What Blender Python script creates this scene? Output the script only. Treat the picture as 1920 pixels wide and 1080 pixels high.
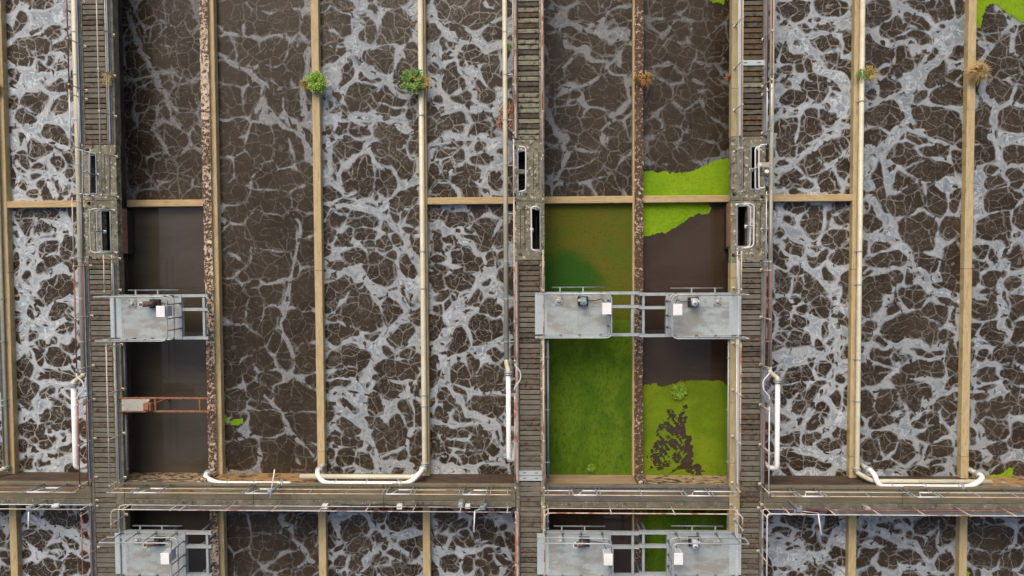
import bpy, math, random
import numpy as np
from mathutils import Matrix, Vector

random.seed(7)
rng = np.random.default_rng(7)
for o in list(bpy.data.objects):
    bpy.data.objects.remove(o)
S = bpy.context.scene
COL = S.collection

# ------------------------------------------------------------------ camera
CAM_H = 26.67
FPX = 1280.0                       # 24 mm lens on a 36 mm sensor, in 1920-pixel units


def rot(a, b, c):
    ca, sa, cb, sb, cc, sc = math.cos(a), math.sin(a), math.cos(b), math.sin(b), math.cos(c), math.sin(c)
    Rx = np.array([[1, 0, 0], [0, ca, -sa], [0, sa, ca]])
    Ry = np.array([[cb, 0, sb], [0, 1, 0], [-sb, 0, cb]])
    Rz = np.array([[cc, -sc, 0], [sc, cc, 0], [0, 0, 1]])
    return Rz @ Ry @ Rx


CM = rot(-0.03421169, 0.03177175, -0.00515111)
cam = bpy.data.cameras.new('camera')
cam.lens, cam.sensor_width, cam.clip_end = 24, 36, 2000
camo = bpy.data.objects.new('camera', cam)
COL.objects.link(camo)
camo.matrix_world = Matrix.Translation((0, 0, CAM_H)) @ Matrix([list(r) for r in CM]).to_4x4()
S.camera = camo

# ------------------------------------------------------------------ light: bright overcast
SUN_EL, SUN_AZ = math.radians(42), math.radians(342)
w = bpy.data.worlds.new('World')
S.world = w
w.use_nodes = True
wn = w.node_tree
sky = wn.nodes.new('ShaderNodeTexSky')
sky.sky_type = 'NISHITA'
sky.sun_disc = False
sky.sun_elevation = SUN_EL
sky.sun_rotation = SUN_AZ
sky.air_density, sky.dust_density, sky.ozone_density = 0.8, 8.0, 0.3
bg = wn.nodes['Background']
bg.inputs['Strength'].default_value = 0.15
wn.links.new(sky.outputs[0], bg.inputs[0])
sd = bpy.data.lights.new('sun', 'SUN')
sd.energy, sd.angle, sd.color = 0.52, math.radians(42), (1.0, 0.98, 0.95)
so = bpy.data.objects.new('sun', sd)
COL.objects.link(so)
sdir = Vector((math.sin(SUN_AZ) * math.cos(SUN_EL), math.cos(SUN_AZ) * math.cos(SUN_EL), math.sin(SUN_EL)))
so.rotation_euler = sdir.to_track_quat('Z', 'Y').to_euler()
so.location = sdir * 60
vs = S.view_settings
vs.view_transform, vs.look, vs.gamma, vs.use_curve_mapping = 'Standard', 'None', 1.0, False
vs.exposure = 0.30
S.cycles.max_bounces, S.cycles.diffuse_bounces, S.cycles.glossy_bounces = 4, 2, 2


# ------------------------------------------------------------------ pixel -> place (at a known height)
def W(px, py, z=0.0):
    d = CM @ np.array([(px - 960) / FPX, -(py - 540) / FPX, -1.0])
    t = (z - CAM_H) / d[2]
    return float(d[0] * t), float(d[1] * t)


def WX(pts, z=0.0):
    return sum(W(x, y, z)[0] for x, y in pts) / len(pts)


def WY(pts, z=0.0):
    return sum(W(x, y, z)[1] for x, y in pts) / len(pts)


Z_WATER, Z_LOW = -1.5, -1.22


# ------------------------------------------------------------------ mesh builder
class MB:
    def __init__(s):
        s.v, s.f = [], []

    def box(s, x0, x1, y0, y1, z0, z1):
        x0, x1 = min(x0, x1), max(x0, x1)
        y0, y1 = min(y0, y1), max(y0, y1)
        n = len(s.v)
        s.v += [(x0, y0, z0), (x1, y0, z0), (x1, y1, z0), (x0, y1, z0), (x0, y0, z1), (x1, y0, z1), (x1, y1, z1), (x0, y1, z1)]
        s.f += [tuple(n + i for i in q) for q in ((0, 3, 2, 1), (4, 5, 6, 7), (0, 1, 5, 4), (1, 2, 6, 5), (2, 3, 7, 6), (3, 0, 4, 7))]
        return s

    def cbox(s, x0, x1, y0, y1, z0, z1, c=0.01):
        """box whose top edges are chamfered by c"""
        x0, x1 = min(x0, x1), max(x0, x1)
        y0, y1 = min(y0, y1), max(y0, y1)
        n = len(s.v)
        for z, e in ((z0, 0), (z1 - c, 0), (z1, c)):
            s.v += [(x0 + e, y0 + e, z), (x1 - e, y0 + e, z), (x1 - e, y1 - e, z), (x0 + e, y1 - e, z)]
        s.f += [(n, n + 3, n + 2, n + 1), (n + 8, n + 9, n + 10, n + 11)]
        for k in (0, 4):
            for i in range(4):
                j = (i + 1) % 4
                s.f.append((n + k + i, n + k + j, n + k + 4 + j, n + k + 4 + i))
        return s

    def tube(s, pts, r, seg=8, cap=True, rr=None):
        pts = [Vector(p) for p in pts]
        n0 = len(s.v)
        up = None
        for i, p in enumerate(pts):
            a = pts[max(i - 1, 0)]
            b = pts[min(i + 1, len(pts) - 1)]
            d = (b - a).normalized()
            if up is None:
                up = Vector((0, 0, 1)) if abs(d.z) < 0.9 else Vector((1, 0, 0))
            u = d.cross(up)
            if u.length < 1e-4:
                u = d.orthogonal()
            u.normalize()
            v = u.cross(d).normalized()
            up = v
            ri = rr[i] if rr else r
            for k in range(seg):
                t = 2 * math.pi * k / seg
                s.v.append(tuple(p + (u * math.cos(t) + v * math.sin(t)) * ri))
        for i in range(len(pts) - 1):
            for k in range(seg):
                k2 = (k + 1) % seg
                a = n0 + i * seg
                s.f.append((a + k, a + k2, a + seg + k2, a + seg + k))
        if cap:
            s.f.append(tuple(n0 + k for k in range(seg))[::-1])
            s.f.append(tuple(n0 + (len(pts) - 1) * seg + k for k in range(seg)))
        return s

    def disc(s, c, axis, r, h, seg=14):
        c, axis = Vector(c), Vector(axis).normalized()
        return s.tube([c - axis * h / 2, c + axis * h / 2], r, seg)

    def build(s, name, mat, parent=None, smooth=False, loc=None):
        me = bpy.data.meshes.new(name)
        me.from_pydata(s.v, [], s.f)
        if smooth:
            for p in me.polygons:
                p.use_smooth = len(p.vertices) == 4
        me.materials.append(mat)
        o = bpy.data.objects.new(name, me)
        COL.objects.link(o)
        if loc:
            o.location = loc
        if parent:
            o.parent = parent
        return o


def inst(mesh, name, loc, parent=None, rz=0.0):
    o = bpy.data.objects.new(name, mesh)
    COL.objects.link(o)
    o.location = loc
    o.rotation_euler.z = rz
    if parent:
        o.parent = parent
    return o


def fillet(pts, r, n=5):
    pts = [Vector(p) for p in pts]
    out = [pts[0]]
    for i in range(1, len(pts) - 1):
        p, a, b = pts[i], pts[i - 1], pts[i + 1]
        da, db = (a - p), (b - p)
        k = min(r, da.length * 0.48, db.length * 0.48)
        A, B = p + da.normalized() * k, p + db.normalized() * k
        for j in range(n + 1):
            t = j / n
            out.append(A * (1 - t) ** 2 + p * 2 * t * (1 - t) + B * t * t)
    out.append(pts[-1])
    return out


def tag(o, label=None, cat=None, group=None, kind=None):
    if label:
        o['label'] = label
    if cat:
        o['category'] = cat
    if group:
        o['group'] = group
    if kind:
        o['kind'] = kind
    return o


def empty(name, label, cat, loc=(0, 0, 0), group=None, kind=None):
    o = bpy.data.objects.new(name, None)
    COL.objects.link(o)
    o.location = loc
    o.empty_display_size = 0.2
    return tag(o, label, cat, group, kind)


# ------------------------------------------------------------------ materials
class NT:
    def __init__(s, name):
        s.m = bpy.data.materials.new(name)
        s.m.use_nodes = True
        s.t = s.m.node_tree
        s.b = s.t.nodes['Principled BSDF']
        s.pos = s.t.nodes.new('ShaderNodeNewGeometry').outputs['Position']

    def L(s, a, b):
        if isinstance(a, (int, float)):
            b.default_value = a
        elif isinstance(a, tuple):
            b.default_value = a if len(a) == len(b.default_value) else tuple(a) + (1,)
        else:
            s.t.links.new(a, b)

    def math(s, op, a, b=0.0, c=None, clamp=False):
        n = s.t.nodes.new('ShaderNodeMath')
        n.operation = op
        n.use_clamp = clamp
        s.L(a, n.inputs[0])
        s.L(b, n.inputs[1])
        if c is not None:
            s.L(c, n.inputs[2])
        return n.outputs[0]

    def vmath(s, op, a, b):
        n = s.t.nodes.new('ShaderNodeVectorMath')
        n.operation = op
        s.L(a, n.inputs[0])
        if op == 'SCALE':
            s.L(b, n.inputs['Scale'])
        else:
            s.L(b, n.inputs[1])
        return n.outputs[0]

    def noise(s, scale, detail=4, rough=0.55, vec=None, out=0, dist=0.0):
        n = s.t.nodes.new('ShaderNodeTexNoise')
        s.L(vec if vec is not None else s.pos, n.inputs['Vector'])
        n.inputs['Scale'].default_value = scale
        n.inputs['Detail'].default_value = detail
        n.inputs['Roughness'].default_value = rough
        n.inputs['Distortion'].default_value = dist
        return n.outputs[out]

    def vor(s, scale, vec=None, feat='DISTANCE_TO_EDGE', dim='2D'):
        n = s.t.nodes.new('ShaderNodeTexVoronoi')
        n.voronoi_dimensions = dim
        n.feature = feat
        s.L(vec if vec is not None else s.pos, n.inputs['Vector'])
        n.inputs['Scale'].default_value = scale
        return n.outputs['Distance']

    def step(s, v, a, b, lo=0.0, hi=1.0):
        n = s.t.nodes.new('ShaderNodeMapRange')
        n.interpolation_type = 'SMOOTHSTEP'
        s.L(v, n.inputs[0])
        s.L(a, n.inputs[1])
        s.L(b, n.inputs[2])
        s.L(lo, n.inputs[3])
        s.L(hi, n.inputs[4])
        return n.outputs[0]

    def mix(s, f, a, b):
        n = s.t.nodes.new('ShaderNodeMix')
        n.data_type = 'RGBA'
        s.L(f, n.inputs[0])
        s.L(a, n.inputs[6])
        s.L(b, n.inputs[7])
        return n.outputs[2]

    def attr(s, name):
        n = s.t.nodes.new('ShaderNodeAttribute')
        n.attribute_name = name
        return n.outputs['Fac']

    def stretch(s, sx, sy, sz=1.0):
        return s.vmath('MULTIPLY', s.pos, (sx, sy, sz))

    def bump(s, h, strength=0.4, dist=0.02):
        n = s.t.nodes.new('ShaderNodeBump')
        n.inputs['Strength'].default_value = strength
        n.inputs['Distance'].default_value = dist
        s.L(h, n.inputs['Height'])
        s.t.links.new(n.outputs[0], s.b.inputs['Normal'])

    def out(s, col, rough=0.8, metal=0.0, spec=None):
        s.L(col, s.b.inputs['Base Color'])
        s.L(rough, s.b.inputs['Roughness'])
        s.b.inputs['Metallic'].default_value = metal
        if spec is not None:
            s.b.inputs['Specular IOR Level'].default_value = spec
        return s.m


def mottled(name, c1, c2, c3=None, scale=3.0, t3=(0.58, 0.66), s3=12.0, rough=0.85, bump=0.35, streak=None, metal=0.0, c4=None, t4=(0.6, 0.68), s4=5.0):
    """weathered surface: two tones, blotches c3 and c4 with a shape of their own"""
    n = NT(name)
    v = n.stretch(*streak) if streak else n.pos
    a = n.noise(scale, 6, 0.6, v)
    col = n.mix(n.step(a, 0.35, 0.65), c1, c2)
    h = n.noise(scale * 9, 5, 0.7)
    col = n.mix(n.step(h, 0.3, 0.75, 0.0, 0.35), col, tuple(x * 0.55 for x in c1))
    if c3:
        b = n.noise(s3, 6, 0.65, v)
        col = n.mix(n.step(b, *t3), col, c3)
    if c4:
        b4 = n.noise(s4, 7, 0.7)
        col = n.mix(n.step(b4, *t4), col, c4)
    n.bump(h, bump, 0.01)
    return n.out(col, rough, metal)


M = {}
M['ground'] = mottled('ground_soil', (0.05, 0.04, 0.03), (0.08, 0.065, 0.045))
M['tan'] = mottled('tan_concrete', (0.39, 0.300, 0.150), (0.47, 0.375, 0.205), (0.25, 0.18, 0.09), 2.2, (0.52, 0.72), 3.0, 0.8, 0.25, (6, 0.8, 1), c4=(0.12, 0.085, 0.045), t4=(0.63, 0.70), s4=7.0)
M['tan_cross'] = mottled('tan_concrete_across', (0.38, 0.275, 0.135), (0.47, 0.35, 0.18), (0.24, 0.16, 0.075), 2.2, (0.52, 0.72), 3.0, 0.8, 0.25, (0.8, 6, 1), c4=(0.11, 0.07, 0.04), t4=(0.63, 0.70), s4=7.0)
M['fascia'] = mottled('wall_face', (0.25, 0.20, 0.11), (0.36, 0.29, 0.16), (0.10, 0.075, 0.045), 1.6, (0.56, 0.68), 3.0, 0.85, 0.35, (0.7, 0.7, 3))
M['dark_wall'] = mottled('wet_dark_wall', (0.038, 0.024, 0.016), (0.072, 0.042, 0.025), (0.016, 0.013, 0.010), 1.3, (0.50, 0.62), 2.4, 0.75, 0.4, (0.6, 1, 2.5))
M['end_tan'] = mottled('end_wall_tan', (0.22, 0.15, 0.09), (0.30, 0.21, 0.12), (0.13, 0.08, 0.05), 1.2, (0.58, 0.7), 2.2, 0.85, 0.3, (1, 1, 4))
M['end_stained'] = mottled('end_wall_stained', (0.27, 0.20, 0.11), (0.34, 0.25, 0.14), (0.035, 0.025, 0.018), 1.2, (0.50, 0.54), 4.2, 0.85, 0.5, (0.8, 1, 1.4))
M['end_orange'] = mottled('end_wall_orange', (0.22, 0.13, 0.055), (0.32, 0.20, 0.08), (0.04, 0.028, 0.018), 1.5, (0.53, 0.6), 2.6, 0.85, 0.5, (0.9, 1, 1.8))
M['deck'] = mottled('walkway_concrete', (0.1105, 0.0978, 0.0638), (0.1700, 0.1487, 0.0978), (0.36, 0.35, 0.29), 1.4, (0.66, 0.71), 14.0, 0.9, 0.4, (0.35, 2, 1), c4=(0.065, 0.055, 0.035), t4=(0.55, 0.72), s4=1.7)
M['deck_dark'] = mottled('walkway_concrete_dark', (0.095, 0.085, 0.07), (0.15, 0.135, 0.11), (0.33, 0.31, 0.26), 1.6, (0.67, 0.71), 15.0, 0.9, 0.4, (0.5, 2, 1), c4=(0.035, 0.024, 0.017), t4=(0.63, 0.67), s4=1.9)
M['lichen'] = mottled('lichen_concrete', (0.1360, 0.1302, 0.0886), (0.2295, 0.2200, 0.1517), (0.06, 0.048, 0.032), 2.2, (0.53, 0.62), 4.5, 0.92, 0.5, c4=(0.46, 0.44, 0.36), t4=(0.55, 0.62), s4=6.0)
M['kerb'] = mottled('kerb_concrete', (0.1084, 0.1010, 0.0749), (0.1734, 0.1608, 0.1142), (0.40, 0.39, 0.32), 3.0, (0.60, 0.66), 8.0, 0.92, 0.45, c4=(0.05, 0.042, 0.03), t4=(0.58, 0.66), s4=4.0)
M['kerb_yellow'] = mottled('kerb_ochre', (0.30, 0.25, 0.13), (0.38, 0.32, 0.18), (0.15, 0.12, 0.06), 3.0, (0.58, 0.68), 6.0, 0.92, 0.45, (3, 0.6, 1))
PL = []
for nm, a, b, c, t, d in (
        ('plank_grey', (0.1239, 0.1141, 0.0870), (0.1701, 0.1574, 0.1210), (0.36, 0.33, 0.27), (0.68, 0.73), None),
        ('plank_brown', (0.0967, 0.0813, 0.0576), (0.1448, 0.1220, 0.0870), (0.30, 0.27, 0.21), (0.67, 0.73), (0.045, 0.03, 0.02)),
        ('plank_lichen', (0.1647, 0.1627, 0.1139), (0.2321, 0.2342, 0.1638), (0.36, 0.35, 0.26), (0.56, 0.64), (0.06, 0.045, 0.03)),
        ('plank_mossy', (0.0530, 0.0426, 0.0294), (0.0967, 0.0813, 0.0544), (0.25, 0.23, 0.17), (0.60, 0.66), (0.03, 0.02, 0.012)),
        ('plank_rust', (0.0724, 0.0485, 0.0250), (0.1161, 0.0813, 0.0397), (0.28, 0.25, 0.19), (0.60, 0.67), (0.04, 0.022, 0.01))):
    PL.append(mottled(nm, a, b, c, 3.5, t, 11.0, 0.9, 0.5, (1, 2.5, 1), c4=d, t4=(0.52, 0.60), s4=5.0))


def crust(name, bias):
    n = NT(name)
    base = n.mix(n.noise(6.0, 4), (0.46, 0.35, 0.25), (0.62, 0.51, 0.40))
    a = n.noise(7.5, 8, 0.78)
    big = n.noise(0.5, 3, 0.6, n.stretch(0.4, 1, 1))
    k = n.math('ADD', a, n.math('MULTIPLY', n.math('SUBTRACT', big, 0.5), 0.28))
    f = n.step(k, 0.47 - bias, 0.515 - bias)
    dark = n.mix(n.step(n.noise(22, 5, 0.7), 0.35, 0.7), (0.028, 0.017, 0.010), (0.15, 0.085, 0.045))
    col = n.mix(f, base, dark)
    n.bump(n.math('ADD', f, n.noise(30, 4)), 0.8, 0.03)
    return n.out(col, 0.9)


M['crust'] = crust('sludge_crust', -0.01)
M['crust_dark'] = crust('sludge_crust_dark', 0.055)
M['galv'] = mottled('grey_painted_steel', (0.33, 0.37, 0.38), (0.39, 0.435, 0.445), (0.24, 0.24, 0.23), 2.5, (0.62, 0.74), 5.0, 0.45, 0.08, metal=0.25)
M['plate'] = mottled('steel_deck_plate', (0.385, 0.435, 0.425), (0.44, 0.50, 0.49), (0.30, 0.30, 0.265), 1.1, (0.44, 0.60), 1.3, 0.42, 0.06, (0.7, 1.4, 1), metal=0.2, c4=(0.17, 0.145, 0.11), t4=(0.60, 0.76), s4=1.7)
M['apron'] = mottled('steel_apron', (0.43, 0.50, 0.505), (0.48, 0.545, 0.55), (0.39, 0.44, 0.445), 1.1, (0.55, 0.7), 2.0, 0.42, 0.04, metal=0.2)
M['steel_dark'] = mottled('slate_steel', (0.13, 0.15, 0.165), (0.19, 0.215, 0.235), (0.08, 0.085, 0.09), 2.5, (0.6, 0.7), 6.0, 0.5, 0.1, metal=0.3)
M['steel_blue'] = mottled('blue_grey_steel', (0.18, 0.21, 0.24), (0.24, 0.28, 0.32), (0.12, 0.13, 0.14), 2.5, (0.62, 0.72), 6.0, 0.5, 0.1, metal=0.2)
M['pipe_white'] = mottled('white_pipe', (0.70, 0.70, 0.69), (0.78, 0.78, 0.77), (0.45, 0.43, 0.39), 1.5, (0.64, 0.76), 4.0, 0.4, 0.05)
M['pipe_cream'] = mottled('cream_pipe', (0.46, 0.44, 0.33), (0.55, 0.53, 0.41), (0.30, 0.27, 0.19), 1.5, (0.60, 0.76), 4.0, 0.45, 0.06)
M['rail_beige'] = mottled('beige_rail', (0.42, 0.37, 0.29), (0.50, 0.46, 0.38), (0.28, 0.14, 0.07), 1.4, (0.60, 0.70), 3.0, 0.6, 0.1)
M['rail_white'] = mottled('white_rail', (0.55, 0.56, 0.56), (0.64, 0.64, 0.63), (0.36, 0.32, 0.27), 1.5, (0.64, 0.74), 4.0, 0.5, 0.05)
M['rail_red'] = mottled('red_oxide_rail', (0.20, 0.055, 0.035), (0.27, 0.085, 0.05), (0.38, 0.30, 0.25), 1.2, (0.60, 0.68), 2.4, 0.7, 0.1)
M['rail_tan'] = mottled('rust_tan_rail', (0.42, 0.30, 0.17), (0.50, 0.40, 0.27), (0.30, 0.13, 0.05), 1.0, (0.56, 0.66), 1.8, 0.65, 0.1)
M['rail_rose'] = mottled('flaking_rail', (0.46, 0.36, 0.29), (0.52, 0.45, 0.39), (0.26, 0.09, 0.055), 0.9, (0.50, 0.62), 1.5, 0.65, 0.1)
M['post_grey'] = mottled('post_grey', (0.20, 0.23, 0.25), (0.27, 0.30, 0.31), (0.15, 0.13, 0.11), 3.0, (0.6, 0.7), 6.0, 0.55, 0.08, metal=0.2)
M['rust'] = mottled('rust', (0.20, 0.085, 0.04), (0.29, 0.13, 0.07), (0.09, 0.04, 0.022), 2.5, (0.55, 0.65), 8.0, 0.9, 0.4)
M['rust_face'] = mottled('rusty_grille', (0.22, 0.10, 0.05), (0.31, 0.16, 0.09), (0.12, 0.055, 0.03), 2.0, (0.55, 0.68), 4.0, 0.9, 0.4)
M['slab_grey'] = mottled('pale_board', (0.36, 0.35, 0.30), (0.43, 0.42, 0.36), (0.26, 0.25, 0.21), 1.5, (0.56, 0.68), 3.0, 0.85, 0.2)
M['black'] = mottled('near_black', (0.012, 0.012, 0.013), (0.02, 0.02, 0.02), rough=0.6)  # near-black for gearboxes and shafts; slot strips paint groove shade with it
M['motor_teal'] = mottled('teal_motor', (0.20, 0.34, 0.34), (0.30, 0.45, 0.45), (0.06, 0.08, 0.08), 5.0, (0.58, 0.66), 9.0, 0.45, 0.05)
M['motor_pale'] = mottled('pale_motor', (0.45, 0.50, 0.54), (0.55, 0.60, 0.63), (0.2, 0.2, 0.2), 5.0, (0.64, 0.72), 9.0, 0.45, 0.05)
M['motor_brown'] = mottled('brown_motor', (0.10, 0.05, 0.045), (0.16, 0.08, 0.07), (0.04, 0.04, 0.045), 5.0, (0.55, 0.66), 9.0, 0.6, 0.1)
M['box_white'] = mottled('white_box', (0.70, 0.70, 0.69), (0.78, 0.78, 0.77), (0.5, 0.49, 0.46), 3.0, (0.64, 0.74), 7.0, 0.4, 0.04)
M['box_side'] = mottled('lavender_grey_box', (0.40, 0.43, 0.52), (0.46, 0.49, 0.57), rough=0.4, bump=0.03)
M['cable'] = mottled('black_cable', (0.02, 0.02, 0.02), (0.035, 0.035, 0.035), rough=0.6)


def leafmat(name, a, b, c=None):
    n = NT(name)
    i = n.t.nodes.new('ShaderNodeObjectInfo')
    r = n.noise(9.0, 3)
    col = n.mix(n.step(r, 0.3, 0.7), a, b)
    if c:
        col = n.mix(n.step(n.noise(4.0, 2), 0.52, 0.62), col, c)
    n.b.inputs['Subsurface Weight'].default_value = 0.0
    return n.out(col, 0.6)


M['leaf_lime'] = leafmat('lime_leaf', (0.10, 0.22, 0.008), (0.22, 0.34, 0.015))
M['leaf_green'] = leafmat('green_leaf', (0.03, 0.13, 0.015), (0.10, 0.24, 0.025), (0.27, 0.22, 0.03))
M['leaf_straw'] = leafmat('straw_leaf', (0.30, 0.22, 0.035), (0.40, 0.26, 0.05), (0.20, 0.20, 0.03))
M['leaf_orange'] = leafmat('orange_dry_leaf', (0.38, 0.17, 0.04), (0.48, 0.26, 0.08), (0.30, 0.22, 0.05))
M['leaf_red'] = leafmat('red_dry_leaf', (0.22, 0.075, 0.045), (0.30, 0.12, 0.07), (0.28, 0.20, 0.07))
M['leaf_dry'] = leafmat('tan_dry_leaf', (0.34, 0.21, 0.075), (0.45, 0.30, 0.12), (0.24, 0.23, 0.06))


def weed_mat(name, c1, c2, c3, s1=0.8, grain=22.0, streak=(1, 1, 1), dots=0.45):
    n = NT(name)
    v = n.stretch(*streak)
    col = n.mix(n.step(n.noise(s1, 4, 0.6, v, dist=0.6), 0.36, 0.64), c1, c2)
    g = n.noise(grain * 0.42, 6, 0.85, v)
    col = n.mix(n.step(g, 0.48, 0.66, 0.0, min(1.0, dots * 1.7)), col, c3)
    wave = n.noise(2.2, 5, 0.7, n.stretch(0.8, 2.6), dist=1.2)
    col = n.mix(n.step(wave, 0.58, 0.7, 0.0, 0.35), col, c3)
    n.bump(g, 0.5, 0.02)
    return n.out(col, 0.9, 0.0, 0.12)


M['weed_lime'] = weed_mat('duckweed_lime', (0.130, 0.250, 0.007), (0.185, 0.300, 0.010), (0.075, 0.150, 0.006), dots=0.42)
M['weed_yellow'] = weed_mat('duckweed_yellowgreen', (0.105, 0.165, 0.007), (0.145, 0.205, 0.009), (0.06, 0.115, 0.006), dots=0.35)
M['weed_green'] = weed_mat('duckweed_green', (0.052, 0.108, 0.006), (0.088, 0.150, 0.008), (0.018, 0.046, 0.005), 0.7, 20.0, (1.6, 0.8, 1), 0.55)
M['weed_deep'] = weed_mat('duckweed_deep', (0.028, 0.080, 0.006), (0.055, 0.125, 0.007), (0.012, 0.035, 0.005), 0.9, 20.0)


def olive_mat():
    n = NT('duckweed_olive')
    x = n.t.nodes.new('ShaderNodeSeparateXYZ')
    n.L(n.pos, x.inputs[0])
    col = n.mix(n.step(n.noise(0.9, 4, 0.6, dist=0.5), 0.35, 0.66), (0.092, 0.088, 0.009), (0.072, 0.092, 0.008))
    # deep green patch where the mat is thick, in the corner by the walkway and the platform
    cx, cy = W(1052, 525, Z_WATER)
    d = n.t.nodes.new('ShaderNodeVectorMath')
    d.operation = 'DISTANCE'
    n.L(n.vmath('MULTIPLY', n.pos, (1, 1.35, 0)), d.inputs[0])
    d.inputs[1].default_value = (cx, cy * 1.35, 0)
    dd = n.math('ADD', d.outputs['Value'], n.math('MULTIPLY', n.math('SUBTRACT', n.noise(1.3, 5), 0.5), 1.6))
    col = n.mix(n.step(dd, 1.0, 2.1), (0.022, 0.075, 0.006), col)
    g = n.noise(8.0, 6, 0.85)
    col = n.mix(n.step(g, 0.50, 0.68, 0.0, 0.65), col, (0.02, 0.04, 0.006))
    wv = n.noise(3.0, 4, 0.6, n.stretch(0.7, 2.4), dist=1.0)
    n.bump(n.math('ADD', g, n.math('MULTIPLY', wv, 1.5)), 0.5, 0.02)
    return n.out(col, 0.85, 0.0, 0.15)


M['weed_olive'] = olive_mat()


def water_mat(name, col=(0.036, 0.024, 0.015), film=(0.050, 0.035, 0.023)):
    n = NT(name)
    a = n.noise(0.35, 5, 0.6, n.stretch(0.6, 1.6), dist=0.8)
    c = n.mix(n.step(a, 0.35, 0.68), col, film)
    scum = n.math('MULTIPLY', n.step(n.noise(1.3, 6, 0.7, n.stretch(0.5, 1.4), dist=1.5), 0.60, 0.70), n.step(n.noise(24.0, 3, 0.7), 0.45, 0.62))
    c = n.mix(n.math('MULTIPLY', scum, 0.5), c, (0.11, 0.095, 0.075))
    c = n.mix(n.step(n.noise(40.0, 2, 0.5), 0.74, 0.78), c, (0.16, 0.14, 0.10))
    n.bump(n.noise(2.5, 3, 0.5, n.stretch(0.8, 2.0)), 0.14, 0.03)
    return n.out(c, 0.05, 0.0, 0.4)


M['water'] = water_mat('murky_water')
M['water_grey'] = water_mat('murky_grey_water', (0.046, 0.038, 0.027), (0.062, 0.053, 0.040))


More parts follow.
